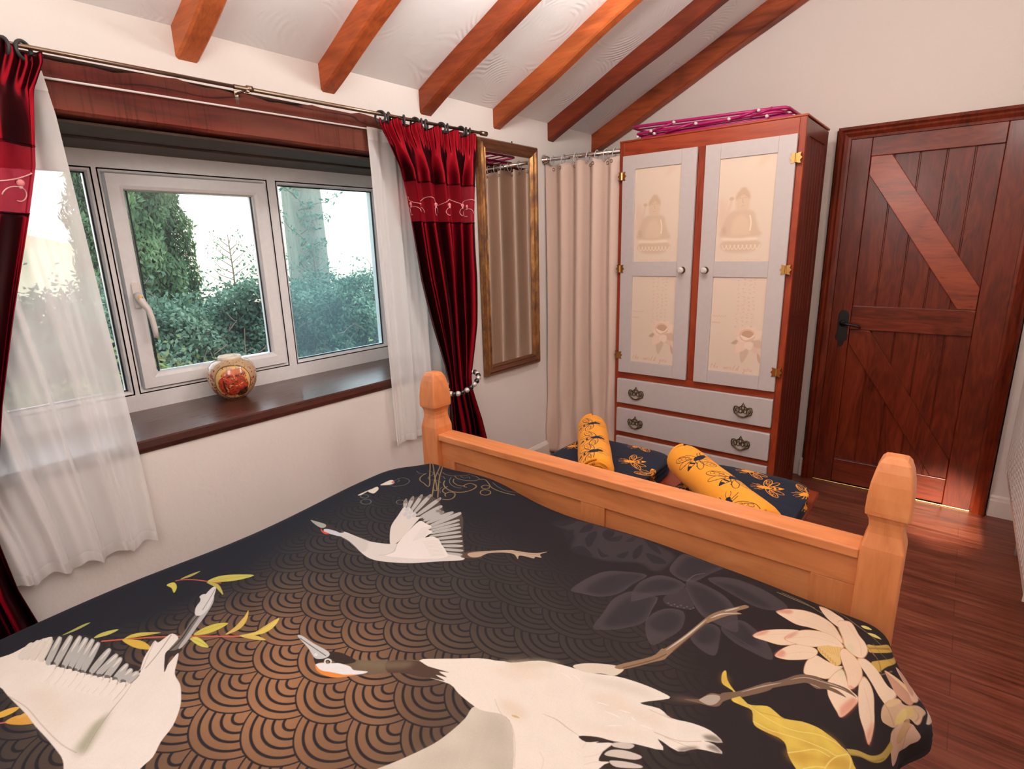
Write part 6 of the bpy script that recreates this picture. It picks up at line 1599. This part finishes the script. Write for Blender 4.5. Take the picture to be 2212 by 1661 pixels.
# ------------------------------------------------------------------ garden outside
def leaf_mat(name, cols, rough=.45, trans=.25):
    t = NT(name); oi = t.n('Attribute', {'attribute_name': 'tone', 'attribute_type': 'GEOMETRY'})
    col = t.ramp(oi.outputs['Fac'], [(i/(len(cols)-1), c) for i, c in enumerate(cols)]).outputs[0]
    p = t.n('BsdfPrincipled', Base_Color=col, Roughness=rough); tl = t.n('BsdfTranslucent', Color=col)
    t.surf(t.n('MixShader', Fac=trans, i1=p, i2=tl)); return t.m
def leaves(name, pts, nrm, size, aspect, mat, parent, jitter=.7, tone=None, up=None):
    """one mesh of folded leaf blades at pts"""
    n = len(pts); pts = np.asarray(pts); nrm = np.asarray(nrm)+rng.normal(0, jitter, (n,3)); nrm /= np.linalg.norm(nrm, axis=1)[:,None]+1e-9
    d = rng.normal(0, 1, (n,3)) if up is None else np.tile(np.array(up, float), (n,1))+rng.normal(0, .45, (n,3))
    d -= nrm*(d*nrm).sum(1)[:,None]; d /= np.linalg.norm(d, axis=1)[:,None]+1e-9
    s = np.cross(nrm, d); L = size*rng.uniform(.6, 1.4, (n,1)); Wd = L*aspect
    V = np.stack([pts, pts+d*L*.45+s*Wd*.5+nrm*L*.06, pts+d*L, pts+d*L*.45-s*Wd*.5+nrm*L*.06], 1).reshape(-1,3)
    off = np.array(world_loc(parent)); V = V-off
    me = bpy.data.meshes.new(name); me.vertices.add(4*n); me.vertices.foreach_set('co', V.astype(np.float32).ravel())
    me.loops.add(4*n); me.loops.foreach_set('vertex_index', np.arange(4*n, dtype=np.int32))
    me.polygons.add(n); me.polygons.foreach_set('loop_start', np.arange(0, 4*n, 4, dtype=np.int32)); me.polygons.foreach_set('loop_total', np.full(n, 4, dtype=np.int32))
    at = me.attributes.new('tone', 'FLOAT', 'FACE'); at.data.foreach_set('value', (rng.random(n) if tone is None else np.clip(tone, 0, 1)).astype(np.float32))
    me.update(); me.validate(); me.materials.append(mat)
    o = bpy.data.objects.new(name, me); COL.objects.link(o); o.parent = parent; return o
M_hedge = leaf_mat('hedge_leaf', [(.014,.05,.036),(.040,.13,.088),(.095,.23,.15),(.24,.40,.28)])
M_con = leaf_mat('conifer_leaf', [(.016,.06,.03),(.05,.15,.065),(.11,.24,.10),(.20,.33,.15)], .6)
M_yel = leaf_mat('border_leaf', [(.03,.08,.02),(.10,.19,.04),(.22,.30,.08),(.35,.36,.16)], .4)
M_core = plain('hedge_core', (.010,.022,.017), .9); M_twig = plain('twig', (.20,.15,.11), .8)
M_bark = wood('trunk_bark', (.20,.18,.14), (.34,.32,.26), (.46,.43,.35), 'z', .5, .8, .2, .6, 0, seed=30)
t = NT('grass_field'); v = t.coord(); g = t.noise(v, .3, 4)
t.bsdf(t.mix((.74,.66,.36), (.85,.78,.52), g), .9); M_field = t.m  # pale grass colour stands in for sunlight on the field
t = NT('hill_woods'); t.bsdf(t.mix((.80,.58,.38), (.95,.74,.52), t.noise(t.coord(), .4, 4)), .9); M_hill = t.m
t = NT('garden_soil'); t.bsdf(t.mix((.03,.035,.02), (.08,.09,.04), t.noise(t.coord(), 6, 4)), .9); M_soil = t.m
st(MB().box(-4.6, -.555, -4, 12, -.12, -.03).make('garden_ground', M_soil), 'dark garden soil under the hedge outside', 'ground')
m = MB(); rows = []
for i in range(30):
    x = -4.6-i*2.6
    rows.append([(x, -30+j*6, -.1+.00055*(x+4.6)**2+.35*sin(j*.7)*(i/30)) for j in range(24)])
st(MB().grid([[(-80,-60+j*8,-1),(-82,-60+j*8,3.2+1.2*sin(j*.9)+.8*sin(j*2.3))] for j in range(24)]).make('hill_far', M_hill, smooth=True), 'low warm brown hill on the horizon beyond the meadow', 'hill')
st(m.grid(rows).make('meadow', M_field, smooth=True), 'bright pale meadow rising beyond the hedge', 'field')
def hedge(x0, x1, y0, y1, zf, n, label, mat, size, name='hedge'):
    H = empty(name, ((x0+x1)/2, (y0+y1)/2, -.03), label, 'hedge')
    m = MB(); rows = []
    ny = 60
    for i in range(ny+1):
        y = lerp(y0, y1, i/ny); z = zf(y)-.16
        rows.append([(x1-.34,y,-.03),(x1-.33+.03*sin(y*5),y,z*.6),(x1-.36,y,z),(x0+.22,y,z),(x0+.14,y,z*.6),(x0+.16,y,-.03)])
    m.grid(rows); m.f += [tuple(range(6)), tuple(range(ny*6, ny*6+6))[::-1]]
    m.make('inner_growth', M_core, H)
    k = int(n*.72); y = rng.uniform(y0, y1, k); u = rng.random(k)**.8
    zt_ = np.array([zf(a) for a in y]); z = zt_*u
    bul = .09*np.sin(y*3.1+z*4)+.06*np.sin(y*7.7-z*6.1)+.05*np.sin(y*13+z*11)
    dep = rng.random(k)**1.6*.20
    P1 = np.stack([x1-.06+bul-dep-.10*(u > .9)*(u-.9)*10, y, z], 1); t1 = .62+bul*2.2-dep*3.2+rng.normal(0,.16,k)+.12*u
    k2 = n-k; y = rng.uniform(y0, y1, k2); x = rng.uniform(x0, x1, k2); zt_ = np.array([zf(a) for a in y])
    P2 = np.stack([x, y, zt_-.05+.07*np.sin(x*9+y*5)+rng.normal(0,.045,k2)], 1); t2 = .66+rng.normal(0,.18,k2)
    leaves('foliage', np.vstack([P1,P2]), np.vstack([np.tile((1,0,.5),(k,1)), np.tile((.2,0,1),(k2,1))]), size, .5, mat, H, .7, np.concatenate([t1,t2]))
    m = MB()
    for _ in range(34):
        y = random.uniform(y0, y1); x = random.uniform(x0+.2, x1-.1); z = zf(y)-.1; q = [(x,y,z)]
        for s in range(4): q.append((q[-1][0]+random.uniform(-.05,.08), q[-1][1]+random.uniform(-.06,.06), q[-1][2]+random.uniform(.05,.11)))
        m.tube(q, [.005,.004,.0035,.003,.002], 5)
    for _ in range(26):
        y = random.uniform(.3, 4.5); z = random.uniform(.15, 1.0); q = [(x1+.03,y,z)]
        for s in range(4): q.append((q[-1][0]+random.uniform(-.03,.05), q[-1][1]+random.uniform(-.09,.09), q[-1][2]+random.uniform(-.09,.12)))
        m.tube(q, .003, 5)
    m.make('twigs', M_twig, H)
    tw = []
    for _ in range(520):
        y = random.uniform(y0, y1); tw.append((random.uniform(x0+.1,x1), y, zf(y)+random.random()**2*.28))
    leaves('sprays', tw, np.tile((.5,0,.8),(len(tw),1)), size*1.0, .5, mat, H, .8, .6+rng.normal(0,.2,len(tw)))
    return H
hz_ = lambda y: 1.12+.10*sin(y*1.1+.4)+.06*sin(y*2.7)+.20*sstep(2.6,4.4,y)+.05*sin(y*6.1)-.05*sstep(2.2,1.6,y)
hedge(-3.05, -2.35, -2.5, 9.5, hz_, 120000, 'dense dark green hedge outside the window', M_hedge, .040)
# low border plants right outside the window
hedge(-2.15, -1.55, -1.5, 6.0, lambda y: .46+.22*sstep(2.1,1.2,y)+.06*sin(y*2.3)+.04*sin(y*5.9), 24000, 'low yellow-green border plants in front of the hedge', M_yel, .05, 'border_shrub')
def conifer(x, y, h, r0, n, label, seed):
    T_ = empty('conifer_tree', (x, y, -.03), label, 'tree', 'columnar conifers')
    MB().tube([(x,y,-.03),(x,y,h*.9)], [.07,.02], 8).make('tree_trunk', M_twig, T_)
    k = n; u = rng.random(k)**.9; z = u*h; R0 = r0*np.clip(1.02-(u-.18)**2*.9-.45*np.clip(u-.45,0,1),.03,1)
    a = rng.uniform(0, 2*pi, k); lump = .10*np.sin(a*5+z*5+seed)+.07*np.sin(a*9-z*8)+.05*np.sin(z*15+a*3)
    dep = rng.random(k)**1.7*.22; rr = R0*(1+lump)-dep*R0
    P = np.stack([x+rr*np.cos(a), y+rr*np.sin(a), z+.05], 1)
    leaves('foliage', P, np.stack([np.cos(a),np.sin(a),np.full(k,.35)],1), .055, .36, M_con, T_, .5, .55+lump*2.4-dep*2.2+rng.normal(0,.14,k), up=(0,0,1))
    m = MB(); rows = []
    for i in range(20):
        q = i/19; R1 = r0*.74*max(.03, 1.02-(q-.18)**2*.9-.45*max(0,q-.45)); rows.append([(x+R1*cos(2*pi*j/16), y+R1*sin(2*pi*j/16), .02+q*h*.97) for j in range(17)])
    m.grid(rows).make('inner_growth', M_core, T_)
conifer(-3.75, 1.86, 3.6, .44, 60000, 'tall dense conifer rising above the hedge behind the opening sash', 1)
TR = empty('bare_tree', (-4.0, 3.73, -.03), 'thick pale tree trunk standing behind the hedge', 'tree')
m = MB(); rows = []
for i in range(24):
    z = -.05+i*.25; r = .235-.012*z+.05*math.exp(-z*2)
    rows.append([(-4.0+r*cos(a)*(1+.05*sin(a*5+z)), 3.73+r*sin(a)*(1+.05*sin(a*4+z*2)), z) for a in np.linspace(0, 2*pi, 25)])
m.grid(rows).make('tree_trunk', M_bark, TR, smooth=True)
m = MB(); tw = []
for k in range(9):
    q = [(-3.8, 3.55, 1.25+.13*k)]
    for s in range(5): q.append((q[-1][0]+random.uniform(0,.06), q[-1][1]+random.uniform(-.10,.10)+(.05 if k % 2 else -.05), q[-1][2]+random.uniform(.02,.09)))
    m.tube(q, [.008,.007,.005,.004,.003,.002], 5)
    for p in q[1:]:
        for _ in range(9): tw.append((p[0]+random.uniform(-.04,.06), p[1]+random.uniform(-.06,.06), p[2]+random.uniform(-.04,.05)))
m.make('branch', M_twig, TR); leaves('foliage', tw, np.tile((.8,0,.5),(len(tw),1)), .05, .4, M_hedge, TR, .8, .55+rng.normal(0,.15,len(tw)))
# bare whips standing out of the hedge top
for k, (y, h, lab) in enumerate(((2.40,.42,'thin bare sapling above the hedge beside the conifer'), (2.80,.40,'thin bare sapling above the hedge at the right of the opening sash'), (3.25,.34,'thin bare sapling above the hedge in front of the pale trunk'))):
    S_ = empty('sapling', (-3.2, y, -.03), lab, 'sapling')
    m = MB(); tw = []
    m.tube([(-3.2,y,-.03),(-3.2,y+.02,.7),(-3.18,y+.05,1.25),(-3.17,y+.04,1.2+h)], [.014,.010,.007,.003], 6)
    for j in range(14):
        z = 1.15+h*j/14; a = 1 if j % 2 else -1; L = .22*(1-j/20)
        q = [(-3.18,y+.045,z),(-3.18+random.uniform(-.05,.05),y+.045+a*L*.5,z+.05),(-3.18+random.uniform(-.05,.05),y+.045+a*L,z+.12)]
        m.tube(q, [.004,.003,.0015], 4)
        for p in q[1:]:
            for _ in range(5): tw.append((p[0]+random.uniform(-.03,.03), p[1]+random.uniform(-.05,.05), p[2]+random.uniform(-.03,.03)))
    m.make('stem', M_twig, S_); leaves('foliage', tw, np.tile((.8,0,.5),(len(tw),1)), .03, .45, M_hedge, S_, .8, .7+rng.normal(0,.15,len(tw)))


# ------------------------------------------------------------------ fill lights added for brightness (all outside the picture); daylight comes through the windows
def up_fill(name, loc, power, color, size):
    L = bpy.data.lights.new(name, 'AREA'); L.shape = 'DISK'; L.size = size; L.energy = power; L.color = color
    o = bpy.data.objects.new(name, L); COL.objects.link(o); o.location = loc; o.rotation_euler = (pi, 0, 0); return o
LC = (1.0, .96, .92)
point_light('room_fill', (1.45, -.25, 1.98), 19, LC, .25)  # added light near the camera, no lamp known there
point_light('room_fill', (1.15, 1.95, 2.45), 21, LC, .10)  # added to brighten the far left corner, not a known lamp
point_light('side_fill', (2.40, 2.2, 2.15), 10, LC, .12)  # added fill beside the right wall, no real lamp there
up_fill('bounce_fill', (1.75, -.3, 1.8), 12, LC, .5)  # added upward fill, bounces off the ceiling like a flash
up_fill('bounce_fill', (1.25, .85, 2.10), 28, LC, .4)  # second added bounce fill, brightens the window-side ceiling
# added spot lamp inside the room, imitates a sun patch by the door
S_ = bpy.data.lights.new('sun_standin_spot', 'SPOT'); S_.energy = 1300; S_.color = (1, .86, .66); S_.spot_size = math.radians(9.5); S_.spot_blend = 1.0; S_.shadow_soft_size = .02
so = bpy.data.objects.new('sun_standin_spot', S_); COL.objects.link(so); so.location = (2.48, .6, 1.75)
so.rotation_euler = (Vector((2.19, 3.50, .0))-Vector(so.location)).to_track_quat('-Z', 'Y').to_euler()
